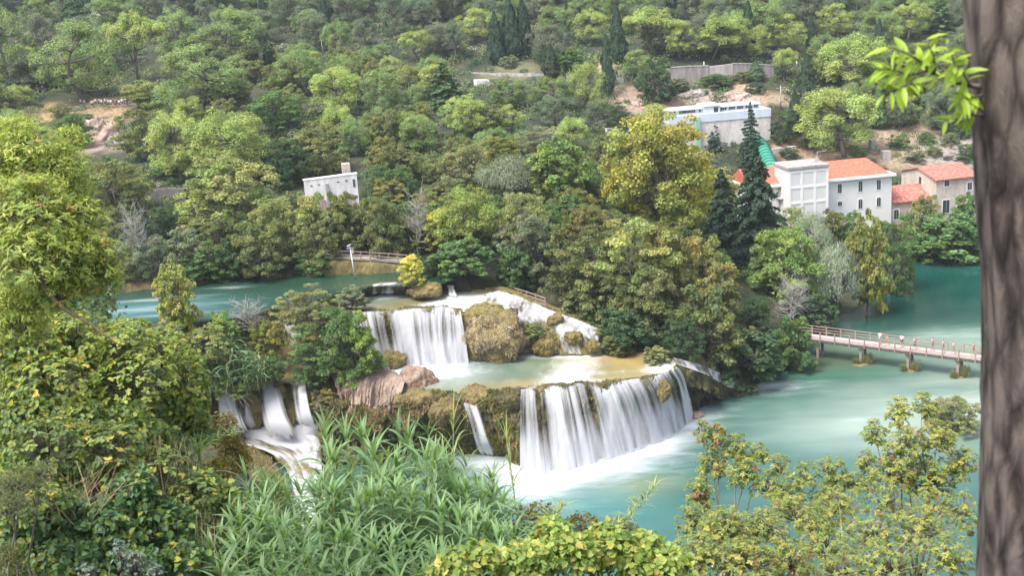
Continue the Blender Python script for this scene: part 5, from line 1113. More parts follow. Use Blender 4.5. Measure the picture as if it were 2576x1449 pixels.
def nearshrub(name,label,cat,root,blobs_,nleaf,size,temp,cols,prob,mode='fig',seed=1,rost=0,twig=.006,hemi=-.6,stem='bark',hub=None,dz=-.55,up=.5,mat='near_leaf',inner=.35,stemr=.03):
    """blobs: (X,Y,dist,rx px,ry px); root: world foot"""
    rg=np.random.default_rng(seed); root=np.array(root,float); r=thing(name,label,cat,root); V=[];C=[];T=MB(); cols=np.array(cols); tot=sum(b[3]*b[4] for b in blobs_)
    for (X,Y,y,rx,ry) in blobs_:
        c=nearpos(X,Y,y); k=depth(c)/FPX; R3=np.array([rx*k,max(rx,ry)*k*.8,ry*k]); n=int(nleaf*rx*ry/tot)
        a=c-root; m1=a*.45+np.array([rg.normal()*.15,rg.normal()*.1,.2]); st0=a*.0+rg.normal(size=3)*[.15,.1,0]
        if hub is not None: st0=ony(*hub)-root; m1=(st0+a)/2+np.array([0,0,.1])
        T.tube([st0,m1,a*.85+st0*.15*(hub is not None),a],[stemr,stemr*.7,stemr*.35,stemr*.15],6)
        if rost:
            nr=max(4,int(n/rost)); d=sph(nr,rg); d[:,2]=np.where(d[:,2]<hemi,-d[:,2],d[:,2]); E_=c+d*R3*(inner+(1-inner)*rg.random((nr,1))**.5)
            for e in E_:
                t0=c+(e-c)*.25-np.array([0,0,.15]); dirn=unit((e-t0+np.array([0,0,.25*np.linalg.norm(e-t0)]))[None])[0]
                if rg.random()<.6: T.tube([t0-root,(t0+e)/2-root+rg.normal(size=3)*.02,e-root],[twig,twig*.7,twig*.4],4)
            D=unit(E_-c+np.array([0,0,.5])*R3.mean()); P=np.repeat(E_,rost,0)+rg.normal(size=(nr*rost,3))*size*.15; Dr=np.repeat(D,rost,0)
            Tt=unit(Dr*.45+sph(len(P),rg)*.9); Nn=Dr+np.array([0,0,up])-Tt*(Dr*Tt).sum(1,keepdims=True)*.5; pid=np.repeat(rg.choice(len(cols),p=prob,size=nr),rost)
        else:
            d=sph(n,rg); d[:,2]=np.where(d[:,2]<hemi,-d[:,2],d[:,2]); rad=(inner+(1-inner)*rg.random((n,1))**.45)*(1+.30*vnoise(d*2.6+c*3,seed))[:,None]; P=c+d*R3*rad
            Nn=d*.5+np.array([0,-.2,up])+rg.normal(size=(n,3))*.55; Tt=d*.5+np.array([0,0,dz])+rg.normal(size=(n,3))*(.6 if dz<0 else .9); pat=vnoise(P*1.6,seed+5)
            pid=np.minimum(len(cols)-1,np.maximum(0,np.array([rg.choice(len(cols),p=prob) for _ in range(n)])+(pat>.45)*(rg.random(n)<.5)))
            for q in range(0,n,14): 
                p=P[q]; T.tube([c+(p-c)*.2-root,(c+p)/2-root+rg.normal(size=3)*.03,p-root],[twig,twig*.7,twig*.35],4)
        m=len(P); V.append(leafs(P-root,Nn,Tt,size*(.6+.65*rg.random(m)),temp,.25,.3*rg.random((m,1))))
        cc=cols[pid]*varcol(m,rg,.17,.08); C.append(np.repeat(cc,16,0))
    V=np.concatenate(V); mk('crown',V,lfaces(len(V)//16),M[mat],r,col=np.concatenate(C)); T.build('stems',M[stem],r,True,False); return r
def gpt(X,y,dz=0.): p=ony(X,1449,y); return np.array([p[0],p[1],float(gz(p[0],p[1]))+dz])
YG=[(.34,.42,.105),(.46,.52,.14),(.24,.32,.105),(.5,.36,.14)]
# left: the bright soft tree
rt=gpt(-160,14.5)
nearshrub('feathery_tree','bright yellow-green feathery tree leaning in at the edge of the photo','tree',rt,[(40,400,14,95,75),(140,425,14,80,70),(60,520,13.5,120,85),(170,545,14,85,80),(215,640,13.5,80,65),(70,640,13.2,120,70),(150,700,13.5,90,50),(260,680,13.8,40,50),(20,760,13.5,70,55),(110,745,13.8,80,50),(40,830,14,80,50),(200,720,14.2,60,40),(175,350,14.5,45,35),(30,335,14.5,60,45)],42000,.058,NARROW,YG,[.42,.33,.2,.05],stemr=.016,twig=.004,seed=201,hemi=-.8,up=.25,inner=.12,dz=.1,hub=(-60,640,14.2))
MB().tube([rt*0,(ony(-90,1000,14.4)-rt),(ony(-60,640,14.2)-rt)],[.09,.07,.04],8).build('trunk',M['bark'],bpy.data.objects['feathery_tree'],True)
def branch(name,label,pts,r0,r1,par=None,mat='bark'):
    P=[ony(*p) for p in pts]; o0=P[0]; P=resample(np.array(P),14); t=MB().tube(P-o0,list(np.linspace(r0,r1,14)),7)
    o=t.build(name,M[mat],None,True); o.location=o0; tag(o,label,'branch'); return o
M['warmbark']=simple('warm_bark',(.20,.15,.09),(.36,.28,.18),8,.8,.2)
branch('bare_branch','curving bare tan branch hanging from the bright feathery tree over the fig leaves',[(95,690,13.2),(125,745,13.2),(165,785,13.2),(225,810,13.2),(262,845,13.2),(300,868,13.2)],.034,.008,mat='warmbark')
def join(a,b_):
    for ch in list(b_.children):
        ch.parent=a; ch.location=np.array(b_.location)-np.array(a.location)
    bpy.data.objects.remove(b_)
ft=bpy.data.objects['feathery_tree']
join(ft,nearshrub('feathery_tree','',None,rt,[(70,390,14,100,95),(180,440,14.2,65,70),(80,540,13.3,130,95),(205,560,13.8,70,70),(235,650,13.4,80,70),(80,650,13,125,75),(150,730,13.4,90,60),(265,690,13.6,45,55),(40,800,13.6,85,60)],9000,.075,NARROW,YG,[.40,.38,.17,.05],seed=2201,rost=9,inner=.75,stemr=.006,twig=.004,hemi=-.9,hub=(-60,640,14.2)))
# left: fig thicket
nearshrub('fig_shrub','broad-leaved fig shrub turning yellow under the hanging bare branch','shrub',gpt(120,21),[(40,880,20,90,70),(150,880,20,95,70),(250,905,20.5,100,75),(70,960,19.5,120,80),(190,990,19.5,100,75),(320,850,22,70,50)],10500,.10,FIGT,GREEN_FIG,[.34,.38,.2,.08],seed=211)
nearshrub('fig_shrub','dense fig shrub bordering the leftmost waterfall','shrub',gpt(420,22),[(350,910,21.5,80,80),(425,930,22,85,85),(478,1010,22,48,85),(400,1010,21,95,80),(320,1000,20.5,80,75),(470,1085,21.5,65,60)],10500,.098,FIGT,GREEN_FIG,[.40,.36,.18,.06],seed=212)
nearshrub('fig_shrub','dull green fig shrub with yellow sprays in the middle of the left thicket','shrub',gpt(200,18.5),[(60,1060,18.5,100,70),(180,1090,18.5,110,75),(300,1090,19,100,75),(390,1130,19.5,80,60),(100,1160,18,110,60),(240,1180,18,90,60)],7500,.10,FIGT,GREEN_FIG,[.50,.33,.12,.05],seed=213)
nearshrub('fig_shrub','dark green fig shrub low in the corner of the photo','shrub',gpt(180,16.5),[(330,1260,17,75,75),(400,1330,17,85,80),(270,1340,16.5,90,80),(150,1310,16.5,95,60),(60,1350,16.3,80,70),(180,1410,16,100,60),(460,1420,16.5,70,60),(330,1430,16,80,50)],6500,.11,FIGT,[(.095,.18,.078),(.125,.22,.082),(.24,.32,.09),(.46,.43,.08)],[.5,.35,.11,.04],seed=214)
nearshrub('fig_shrub','olive fig shrub with brown edges beside the reeds','shrub',gpt(540,18.5),[(500,1250,18.5,75,65),(560,1290,18.5,60,60),(480,1330,18,70,60),(560,1370,18,50,60)],3000,.105,FIGT,GREEN_FIG,[.42,.3,.2,.08],seed=215)
nearshrub('autumn_shrub','small golden autumn shrub under the leftmost waterfall','shrub',gpt(570,23),[(565,1090,23,42,50),(585,1140,23,40,45),(550,1190,22.5,45,40),(610,1170,23,30,35)],1600,.075,OVALT,[(.30,.22,.04),(.38,.30,.05),(.16,.19,.045),(.26,.15,.04)],[.38,.27,.25,.1],seed=216)
nearshrub('feathery_shrub','pale green fine-leaved shrub low at the photo edge','shrub',gpt(40,15.5),[(40,1230,15.5,75,55),(100,1200,15.7,45,45),(30,1290,15.2,60,45)],3000,.045,NARROW,[(.15,.19,.06),(.11,.16,.05),(.2,.22,.08)],[.4,.4,.2],seed=217)
nearshrub('feathery_shrub','yellowish fine-leaved tuft in the bottom corner','shrub',gpt(20,14.5),[(25,1410,14.5,50,50)],1200,.045,NARROW,[(.18,.19,.05),(.12,.16,.045)],[.6,.4],seed=218)
nearshrub('silver_herb','silvery blue-green herb sprig at the bottom of the left thicket','plant',gpt(320,14.2),[(300,1400,14.2,22,45),(340,1420,14.2,40,35),(220,1440,14,30,25),(390,1435,14.2,30,22)],1700,.032,OVALT,[(.22,.28,.24),(.16,.22,.18),(.30,.35,.31)],[.5,.3,.2],seed=219,rost=9)
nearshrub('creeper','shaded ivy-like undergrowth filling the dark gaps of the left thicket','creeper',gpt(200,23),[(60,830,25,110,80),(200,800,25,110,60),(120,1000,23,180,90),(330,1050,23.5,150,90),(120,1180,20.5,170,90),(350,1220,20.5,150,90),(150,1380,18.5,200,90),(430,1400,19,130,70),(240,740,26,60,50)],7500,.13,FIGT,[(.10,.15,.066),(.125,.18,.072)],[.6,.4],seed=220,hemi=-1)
nearshrub('loose_shrub','loose yellow-green sprays standing out above the fig thicket on the left','shrub',gpt(260,20.5),[(70,850,19.6,110,70),(190,850,19.8,95,70),(310,870,20,85,65),(400,890,20.5,80,65),(470,960,20.8,55,80),(340,960,19.5,110,70),(130,960,19,130,70)],6500,.085,OVALT,[(.27,.34,.085),(.36,.41,.095),(.17,.24,.08),(.55,.48,.10)],[.38,.3,.22,.1],seed=222,rost=7,inner=.7,twig=.005,stemr=.012)
nearshrub('loose_shrub','pale leafy twigs arching over the dry stems of the left thicket','shrub',gpt(330,17.5),[(120,1120,17.6,120,70),(270,1130,17.8,100,70),(400,1190,18,80,70),(480,1250,18,70,60),(90,1270,16.2,90,60)],3600,.085,OVALT,[(.22,.29,.09),(.31,.36,.10),(.15,.21,.08),(.5,.42,.1)],[.4,.25,.28,.07],seed=223,rost=7,inner=.6,twig=.005,stemr=.012)
# dry stems and thin canes inside the thicket
def stalks(name,label,cat,cx,cy,wpx,hpx,y,n,colr,seed,lean=.25,r=.006):
    rg=np.random.default_rng(seed); o0=gpt(cx,y); T=MB()
    for i in range(n):
        X=cx+rg.normal()*wpx*.35; b_=ony(X,cy+hpx*.5+rg.uniform(-20,30),y+rg.normal()*.3); t_=ony(X+rg.normal()*wpx*lean,cy-hpx*rg.uniform(.1,.55),y+rg.normal()*.3); T.tube([b_-o0,(b_+t_)/2-o0+rg.normal(size=3)*.05,t_-o0],[r,r*.8,r*.4],4)
    o=T.build(name,M[colr],None,False,False); o.location=o0; tag(o,label,cat); return o
M['drystem']=simple('dry_stem',(.26,.19,.11),(.42,.33,.2),5)
stalks('dry_stems','bundle of dry tan stems in the middle of the left thicket','dry stems',400,1190,110,190,18.3,60,'drystem',301)
stalks('dry_stems','bundle of dry brown stems near the bottom beside the dark fig','dry stems',500,1370,90,170,17.2,45,'drystem',302)
stalks('dry_stems','dry sticks tangled at the photo edge of the left thicket','dry stems',160,1230,170,130,16.6,45,'drystem',303,.5)
def ribbonleaf(V,Fc,C,b,az,ln,el,w_,col,sag=.9,nseg=7,twist=0.):
    o=np.array([math.cos(az),math.sin(az),0]); s=np.cross(o,[0,0,1.]); base=len(V)
    for j in range(nseg+1):
        t=j/nseg; q=b+o*ln*(math.cos(el)*t+.35*t*t*(1 if el>.6 else .3))+np.array([0,0,1.])*ln*(math.sin(el)*t-sag*t**2.3)
        wd=w_*.5*(min(1,.55+t*2.2))*(1-t**2.2)+.0005; tw=twist*t; sd=s*math.cos(tw)+np.array([0,0,1])*math.sin(tw)
        V+= [q-sd*wd+np.array([0,0,wd*.35]),q,q+sd*wd+np.array([0,0,wd*.35])]; C+=[col*1.05,col*.95,col*1.05]
    for j in range(nseg):
        a_=base+3*j; Fc+= [(a_,a_+1,a_+4,a_+3),(a_+1,a_+2,a_+5,a_+4)]
def reedproto(seed,h=4.6,nl=30,old=0,lw=.082):
    rg=np.random.default_rng(seed); V=[];Fc=[];C=[]; bend=rg.normal(size=2)*.12; n=9; P=[np.array([bend[0]*(t**2)*h*.25,bend[1]*(t**2)*h*.25,h*t*.86]) for t in np.linspace(0,1,n)]
    T=MB().tube(P,list(np.linspace(.014,.006,n)),6); az0=rg.uniform(0,6.283)
    for k in range(nl):
        f=k/(nl-1); t=.18+.82*f; i=min(n-2,int(t*(n-1))); u=t*(n-1)-i; b=P[i]*(1-u)+P[i+1]*u; az=az0+math.pi*(k%2)+rg.normal()*.55
        el=rg.uniform(.75,1.05)+.35*max(0,f-.7)/.3; ln=(.74 if f<.85 else .6)*rg.uniform(.8,1.15)*(.75+.5*math.sin(min(1,f*1.4)*math.pi*.5)); sag=rg.uniform(.55,1.05)*(1 if f<.9 else .35)
        col=np.array([1,1,1.])*rg.uniform(.8,1.2)*np.array([rg.uniform(.9,1.12),1,rg.uniform(.85,1.1)])
        if f<.15 and rg.random()<.5: col=np.array([2.2,1.3,.8])
        ribbonleaf(V,Fc,C,b,az,ln,el,lw*rg.uniform(.8,1.15),col,sag,7,rg.normal()*.5)
    for k in range(3): ribbonleaf(V,Fc,C,P[-1],rg.uniform(0,6.28),.55,1.42,lw*.7,np.array([1.1,1.1,.95]),.05)
    l=mk('leaves',np.array(V),np.array(Fc),M['reed'],col=np.array(C)); s=T.build('stem',M['reed_stem'],None,True,False)
    for q in (l,s): COL.objects.unlink(q)
    return l,s
RP=[reedproto(401+i) for i in range(6)]; RO=[reedproto(421+i,3.6,34,lw=.03) for i in range(2)]
def reed(X,Ytop,y,label,proto=None,colr=(.20,.32,.155),group='giant reeds of the central stand',lean=None):
    tip=ony(X,Ytop,y); g=float(gz(tip[0],tip[1])); h=tip[2]-g; pr=proto or RP[int(rng.integers(len(RP)))]; hh=4.6 if proto is None else 3.6
    s=h/hh if h>hh*.6 else .6; base=(tip[0],tip[1],tip[2]-hh*s)
    r=thing('reed',label,'reed',base,rng.uniform(0,6.28),group,(max(.85,s*.92),max(.85,s*.92),s))
    for q in pr:
        k=cpy(q,r)
        if q.data.name.startswith('leaves'): c=np.array(colr)*(1+rng.normal()*.07); k.color=(*c,1)
    if lean: r.rotation_euler=(lean[0],lean[1],rng.uniform(0,6.28))
    return r
LR='giant reed with drooping blue-green leaves in the central stand'
for (X,Yt,y) in [(795,1040,19.5),(815,1085,19),(850,1100,19.2),(880,1030,20),(915,1040,20),(935,1085,19),(960,1100,18.5),(985,1090,19.5),(1010,1055,20.5),(1035,1025,20.8),(1050,1095,19),(1080,1120,19),(1105,1095,20),(1130,1120,19.3),(1150,1150,19),(1175,1170,18.7),(1200,1165,19.4),(1225,1190,19),(1245,1215,18.6),(1265,1205,19.5),(1285,1235,19),
   (770,1150,18.6),(740,1180,18.8),(800,1180,18),(840,1190,17.8),(870,1200,17.6),(905,1190,17.9),(940,1200,17.6),(975,1190,17.8),(1010,1200,17.5),(1045,1210,17.6),(1075,1230,17.4),(1110,1240,17.6),(1140,1250,17.4),(1175,1270,17.3),(1210,1290,17.4),(1240,1310,17.2),
   (600,1145,19),(625,1190,18.6),(650,1150,19.2),(675,1200,18.4),(700,1190,18.8),(580,1230,18.2),(610,1250,17.8),(640,1260,17.6),(670,1270,17.5),(705,1270,17.4),(735,1280,17.2),
   (560,1290,17.4),(540,1330,17),(590,1320,16.8),(625,1340,16.6),(660,1340,16.5),(700,1350,16.3),(740,1345,16.3),(780,1300,16.6),(815,1310,16.4),(850,1320,16.2),(890,1310,16.3),(930,1325,16.1),(970,1320,16.2),(1010,1330,16),(1050,1340,16.1),(1090,1350,16),(1130,1360,16),(1170,1375,16),(760,1390,15.4),(820,1400,15.3),(880,1400,15.2),(950,1400,15.2),(1020,1410,15.1),(680,1400,15.4),(620,1405,15.5),(560,1390,15.8),(1290,1290,18.2),(1260,1360,17)]:
    reed(X,Yt,y,LR)
    for _ in range(2):
        if rng.random()<.8: reed(X+rng.uniform(-24,24),Yt+rng.uniform(-25,60),y+rng.uniform(-.4,.6),LR)
reed(1108,985,21,'pale reed with a feathered seeding top rising over the slanting jet',RO[0],(.32,.38,.15),None)
reed(1290,1055,21,'pale narrow-leaved reed standing alone before the left edge of the broad fall',RO[1],(.33,.39,.16),None)
def leancane(label,pts,seed,n=60,col=(.30,.37,.16)):
    rg=np.random.default_rng(seed); P=resample(np.array([ony(*p) for p in pts]),20); o0=P[0]; P=P-o0; r=thing('leaning_cane',label,'reed',o0); MB().tube(P,list(np.linspace(.016,.006,20)),6).build('stem',M['reed_stem'],r,True)
    V=[];Fc=[];C=[]
    for k in range(n):
        t=.25+.75*k/n; i=int(t*18.9); ribbonleaf(V,Fc,C,P[i],rg.uniform(0,6.28),rg.uniform(.25,.45),rg.uniform(.6,1.2),.026,np.array(col)*rg.uniform(.8,1.25),rg.uniform(.2,.7),5,rg.normal()*.4)
    mk('leaves',np.array(V),np.array(Fc),M['reed'],r,col=np.array(C)); return r
leancane('leaning feathery cane crossing the pool water toward the right',[(1470,1420,18),(1540,1345,18.3),(1600,1280,18.7),(1655,1215,19)],501,90)
leancane('feathery cane bending right at the edge of the central reeds',[(1280,1440,18),(1320,1390,18.2),(1370,1330,18.5),(1425,1265,18.8)],502,80)
leancane('arching thin cane among the shrubs under the leftmost fall',[(440,1210,19.5),(480,1150,19.7),(530,1110,20),(600,1090,20.2)],503,60,(.2,.3,.12))
for k,(X,Yt) in enumerate([(430,1085),(455,1075),(480,1095),(510,1085),(495,1130),(465,1140)]): reed(X,Yt,19.6,'thin green reed growing inside the left thicket',RO[k%2],(.2,.3,.12),'thin reeds in the left thicket')
# bright fig along the bottom edge
BF=[(.28,.38,.10),(.38,.44,.11),(.20,.29,.085),(.46,.40,.11)]
nearshrub('fig_shrub','bright lime fig shrub at the bottom edge right of the reeds','shrub',gpt(1480,13.8),[(1320,1420,14,80,55),(1430,1400,14.2,80,60),(1520,1385,14.5,75,65),(1600,1400,14.5,80,60),(1680,1425,14.3,70,45),(1390,1340,15,50,40)],4200,.10,FIGT,BF,[.42,.33,.17,.08],seed=231)
nearshrub('fig_shrub','small lime fig sprig in front of the reed stems','shrub',gpt(1170,13.2),[(1150,1435,13.4,65,40),(1210,1400,13.6,45,35),(1110,1440,13.2,30,22)],520,.115,FIGT,BF,[.42,.36,.17,.05],seed=232)
nearshrub('autumn_shrub','reddish-green shrub between the lime fig and the pool','shrub',gpt(1480,19),[(1460,1335,19,55,45),(1560,1345,19,60,40),(1350,1310,19.5,60,45),(1500,1390,18.5,70,40)],1600,.08,OVALT,[(.20,.20,.06),(.13,.16,.05),(.28,.14,.07),(.30,.28,.07)],[.4,.3,.1,.2],seed=233)
# right: rosette shrubs
RS=[(.32,.37,.10),(.22,.30,.095),(.43,.43,.12),(.32,.19,.085)]
def rshrub(label,X,y,bl,n,seed,size=.075,pr=(.42,.32,.23,.03)): return nearshrub('pistachio_shrub',label,'shrub',gpt(X,y),bl,n,size,NARROW*np.array([1,1.5]),RS,list(pr),seed=seed,rost=12,stem='twigbark',twig=.007,inner=.25,hemi=-.9)
M['twigbark']=simple('twig_bark',(.24,.20,.15),(.42,.36,.28),6)
rshrub('open shrub with rust-tipped stems reaching up beside the foot of the broad fall',1840,23,[(1765,1085,23.5,22,30),(1800,1100,23.5,35,40),(1850,1130,23.5,45,45),(1790,1170,23.5,45,45),(1870,1190,23,50,50),(1760,1240,23,40,50),(1910,1140,23.8,30,30)],7000,241,pr=(.42,.30,.2,.08))
rshrub('straggly shrub with bare twigs over the blue water',2000,22,[(1960,1170,23,35,30),(2020,1200,22.5,50,40),(2090,1180,22.6,45,35),(2150,1210,22.5,45,40),(1930,1220,22.8,50,45),(1990,1260,22.5,60,50),(2090,1250,22.5,50,50),(2060,1310,22,70,50)],8500,242)
rshrub('tallest yellow-green shrub standing next to the near tree trunk',2300,22,[(2260,1040,22.5,35,45),(2320,1020,22.5,40,35),(2200,1090,22.5,35,40),(2280,1120,22,60,55),(2360,1100,22,50,55),(2240,1190,22,70,50),(2340,1200,22,75,60),(2420,1170,22,40,50),(2180,1160,22.3,30,30)],13000,243,pr=(.40,.27,.30,.03))
rshrub('dense olive shrub filling the lower edge left of the near trunk',2150,19,[(2000,1290,20.5,70,55),(2110,1270,21,75,55),(2230,1260,21,75,55),(2350,1270,21,75,55),(2430,1290,20.5,45,60),(2080,1370,19.5,90,60),(2200,1340,20,90,60),(2320,1320,20,90,60),(2240,1420,18.5,100,60),(2380,1400,18.5,80,70),(2120,1430,18.5,80,45)],20000,244,.062)
rshrub('yellowish shrub spilling along the lower edge beside the lime fig',1800,18,[(1750,1310,20,60,50),(1830,1330,19,75,60),(1920,1330,19.5,70,55),(1760,1400,17.5,85,60),(1880,1410,17.5,90,55),(1980,1410,18,80,60)],18000,245,.06,(.36,.34,.26,.04))
onlevel('bush',2400,1000,130,1085,.05,'tam','grassy islet bush in the pale shallows beside the near trunk'); onlevel('cane',2350,1010,60,1075,.05,'tam','tuft of grass at the end of the islet beside the near trunk')
# ------------------------------------------------------------------ near trunk with its leafy twig
m,n,b,o=newmat('furrowed_bark'); oc=ocoord(n,(1,1,.28)); f=noise(n,13.,6,oc,.66,.6); v=N(n,'TexVoronoi',feature='DISTANCE_TO_EDGE'); v.inputs['Scale'].default_value=12.; n.links.new(oc,v.inputs['Vector'])
mm=N(n,'Math',operation='MULTIPLY_ADD'); mm.inputs[1].default_value=1.1; n.links.new(v.outputs['Distance'],mm.inputs[0]); n.links.new(f,mm.inputs[2]); n.links.new(ramp(n,mm.outputs[0],[(.38,(.010,.007,.006)),(.55,(.046,.034,.030)),(.82,(.135,.108,.094))]),b.inputs['Base Color']); b.inputs['Roughness'].default_value=.95; bump(n,b,mm.outputs[0],.9,.03); M['furrow']=m
TP=[ony(X,Y,4.6) for X,Y in [(2598,-520),(2594,-200),(2588,0),(2596,200),(2614,420),(2622,640),(2624,900),(2614,1150),(2606,1449),(2590,1700),(2570,2300)]]; hw=[145,148,150,148,146,144,144,150,156,170,215]
tr=thing('near_trunk','thick furrowed brown trunk close to the camera along the edge of the photo','tree',(TP[-1][0],TP[-1][1],float(gz(TP[-1][0],TP[-1][1])))); o0=np.array(tr.location)
P=resample(np.array(TP[::-1]),60); Rr=np.interp(np.linspace(0,1,60),np.linspace(0,1,11),np.array(hw[::-1])*depth(TP[4])/FPX); nt_=72; th_=np.linspace(0,2*math.pi,nt_,endpoint=False)
G=np.stack([P[:,None,0]+np.cos(th_)[None]*Rr[:,None],P[:,None,1]+np.sin(th_)[None]*Rr[:,None],P[:,None,2]+0*th_[None]],-1)
dn=fbm(np.stack([np.cos(th_)[None]*4.5+0*P[:,None,2],np.sin(th_)[None]*4.5+0*P[:,None,2],P[:,None,2]*1.3+0*th_[None]],-1),77,4)*.020
G[...,0]+=np.cos(th_)[None]*dn; G[...,1]+=np.sin(th_)[None]*dn
idx=np.arange(59)[:,None]*nt_+np.arange(nt_)[None]; nx=np.arange(59)[:,None]*nt_+(np.arange(nt_)+1)[None]%nt_
mk('trunk',G.reshape(-1,3)-o0,np.stack([idx,nx,nx+nt_,idx+nt_],-1).reshape(-1,4),M['furrow'],tr,smoothf=True)
# twig sprays
T=MB(); V=[];C=[]; rg=np.random.default_rng(77)
def spray(pts,nl,size,r0=.008):
    Pw=resample(np.array([ony(*p) for p in pts]),10)-o0; T.tube(Pw,list(np.linspace(r0,.002,10)),5)
    for k in range(nl):
        i=3+int(6.9*k/nl) if nl>3 else 9; i=min(i,9); b_=Pw[i]; d=unit((Pw[i]-Pw[i-2])[None])[0]; sd=unit(np.cross(d,[.2,-1,.3])[None])[0]*(1 if k%2 else -1)
        Tt=d*rg.uniform(.3,.9)+sd*rg.uniform(.5,1.)+np.array([0,0,-.25])+rg.normal(size=3)*.2; V.append(leafs(b_[None],np.array([[0,-.5,.8]])+rg.normal(size=(1,3))*.45,Tt[None],np.array([size*rg.uniform(.75,1.2)]),OVALT*np.array([1,.48]),.2,.25)); C.append(np.repeat((np.array([.36,.50,.06])*rg.uniform(.75,1.25))[None],16,0))
spray([(2470,218,4.55),(2420,212,4.5),(2360,190,4.45),(2330,170,4.4)],6,.085,.011)
for pts,nl in [([(2340,175,4.4),(2290,190,4.35),(2240,170,4.3),(2205,175,4.3)],13),([(2345,180,4.4),(2310,150,4.35),(2270,125,4.3),(2235,120,4.3)],14),([(2350,185,4.4),(2350,150,4.35),(2340,120,4.3),(2330,100,4.3)],12),([(2400,205,4.45),(2400,160,4.4),(2395,130,4.4),(2380,110,4.4)],12),([(2320,190,4.4),(2280,215,4.3),(2250,225,4.3),(2225,235,4.3)],11),([(2440,215,4.5),(2420,180,4.4),(2430,160,4.4)],9),([(2420,212,4.5),(2420,240,4.4),(2430,262,4.4)],8),([(2475,290,4.55),(2440,285,4.5),(2410,298,4.4),(2380,305,4.4)],13),([(2470,240,4.5),(2440,245,4.4),(2415,250,4.4)],9)]: spray(pts,nl+2,.078)
V=np.concatenate(V); mk('leaves',V,lfaces(len(V)//16),M['near_leaf'],tr,col=np.concatenate(C)); T.build('twig',M['bark'],tr,True,False)
# ------------------------------------------------------------------ tufa mounds and dry hanging roots
def mound(name,label,c,rad,mat,hair=None,nh=0,hl=.5,seed=1,cat='rock',amp=.26,hcol=((.30,.21,.11),(.22,.16,.08)),droop=1.,face=None):
    rg=np.random.default_rng(seed); rad=np.array(rad)
    def surf(U,Vv):
        d=np.stack([np.cos(U)*np.cos(Vv),np.sin(U)*np.cos(Vv),np.sin(Vv)],-1); q=d*rad/rad.max()
        k=1+amp*fbm(q*1.9+seed*.37,seed,4)-.10*d[...,2]+.5*amp*np.abs(fbm(q*4.3+seed,seed+4,3)); G=d*rad*k[...,None]; G[...,0]+=rad[0]*.12*np.sin(seed)*d[...,2]; return G,d
    nu,nv=90,54; U,Vv=np.meshgrid(np.linspace(0,2*math.pi,nu),np.linspace(-.45*math.pi,.5*math.pi,nv)); G,d=surf(U,Vv); r=thing(name,label,cat,c); mk('rock_body',G.reshape(-1,3),gridfaces(nv,nu),mat,r,smoothf=True)
    if nh>=400:
        Vh=np.arcsin(rg.uniform(-.8,1,nh)); P,D=surf(rg.uniform(0,6.283,nh),Vh); pn=vnoise(P*1.6+seed,seed+9); keep=pn>-.45; P,D,pn=P[keep],D[keep],pn[keep]
        m_=len(P); sw=np.stack([vnoise(P*1.1,seed+1),vnoise(P*1.1,seed+2),0*pn],1); Tt=D*.55+np.array([0,0,-.9])*droop+rg.normal(size=(m_,3))*.45+sw*.7; V=quads(P+unit(Tt)*hl*.25,D+rg.normal(size=(m_,3))*.4,hl*.5*(.35+1.0*rg.random(m_)),.018+.03*rg.random(m_),rg,dirv=unit(Tt)*4)
        hi=np.clip(((pn+.5)/1.1*len(hcol)+rg.normal(size=m_)*.5).astype(int),0,len(hcol)-1); cc=np.array(hcol)[hi]*varcol(m_,rg,.24); mk('dry_grass',V,qfaces(m_),M['grass'],r,col=np.repeat(cc,4,0))
    return r
def mpx(X,Y,z,wpx,hpx,asp=.8,dy=0.): p=onz(X,Y,z); k=depth(p)/FPX; p=p+np.array([0,dy,0]); return p,(wpx*k/2,wpx*k/2*asp,hpx*k/2/.93)
c,rd=mpx(1195,850,9.4,120,110); mound('tufa_mound','mossy flank of the great grassy mound beside the straight jet',c+[0,1.2,.2],rd,M['moss'],True,3000,.35,601,amp=.2)
c,rd=mpx(1245,850,9.6,155,130); mound('tufa_mound','great mound of pinkish-brown grass hanging over the middle pool',c,rd,M['moss'],True,15000,.42,602,hcol=((.50,.38,.29),(.44,.33,.24),(.46,.36,.18),(.58,.47,.37)),droop=1.2)
c,rd=mpx(1212,790,12.3,110,46); mound('tufa_mound','ochre top of the great grassy mound',c,rd,M['moss'],True,4000,.32,603,hcol=((.46,.38,.15),(.34,.32,.12)),droop=.7)
c,rd=mpx(1372,866,8.6,58,52); mound('tufa_mound','small rusty grass mound in the middle of the cascade foot',c,rd,M['moss'],True,1500,.45,604,hcol=((.42,.30,.14),(.32,.24,.10)))
c,rd=mpx(1310,858,8.6,46,60); mound('tufa_mound','little ochre mound right of the great grassy one',c,rd,M['moss'],True,1000,.45,605,hcol=((.40,.30,.15),(.34,.25,.12)))
c,rd=mpx(1288,788,11.9,36,26); mound('tufa_rock','dark wet boulder split by the tumbling cascade',c,rd,M['cliff'],seed=606)
c,rd=mpx(1088,838,9.8,40,78,.6,-.9); mound('tufa_rock','tall orange moss boss between the veils of the upper fall',c,rd,M['moss'],True,500,.3,607,hcol=((.36,.25,.06),(.22,.2,.06)))
c,rd=mpx(985,805,11.6,30,50,.6,-.2); mound('tufa_rock','dark mossy boss at the lip of the upper fall',c,rd,M['cliff'],True,200,.3,608,hcol=((.16,.15,.06),(.1,.1,.04)))
c,rd=mpx(1050,850,9.5,22,60,.6,-.7); mound('tufa_rock','narrow green moss boss left of the orange one',c,rd,M['moss'],True,200,.3,609,hcol=((.16,.17,.06),(.22,.2,.08)))
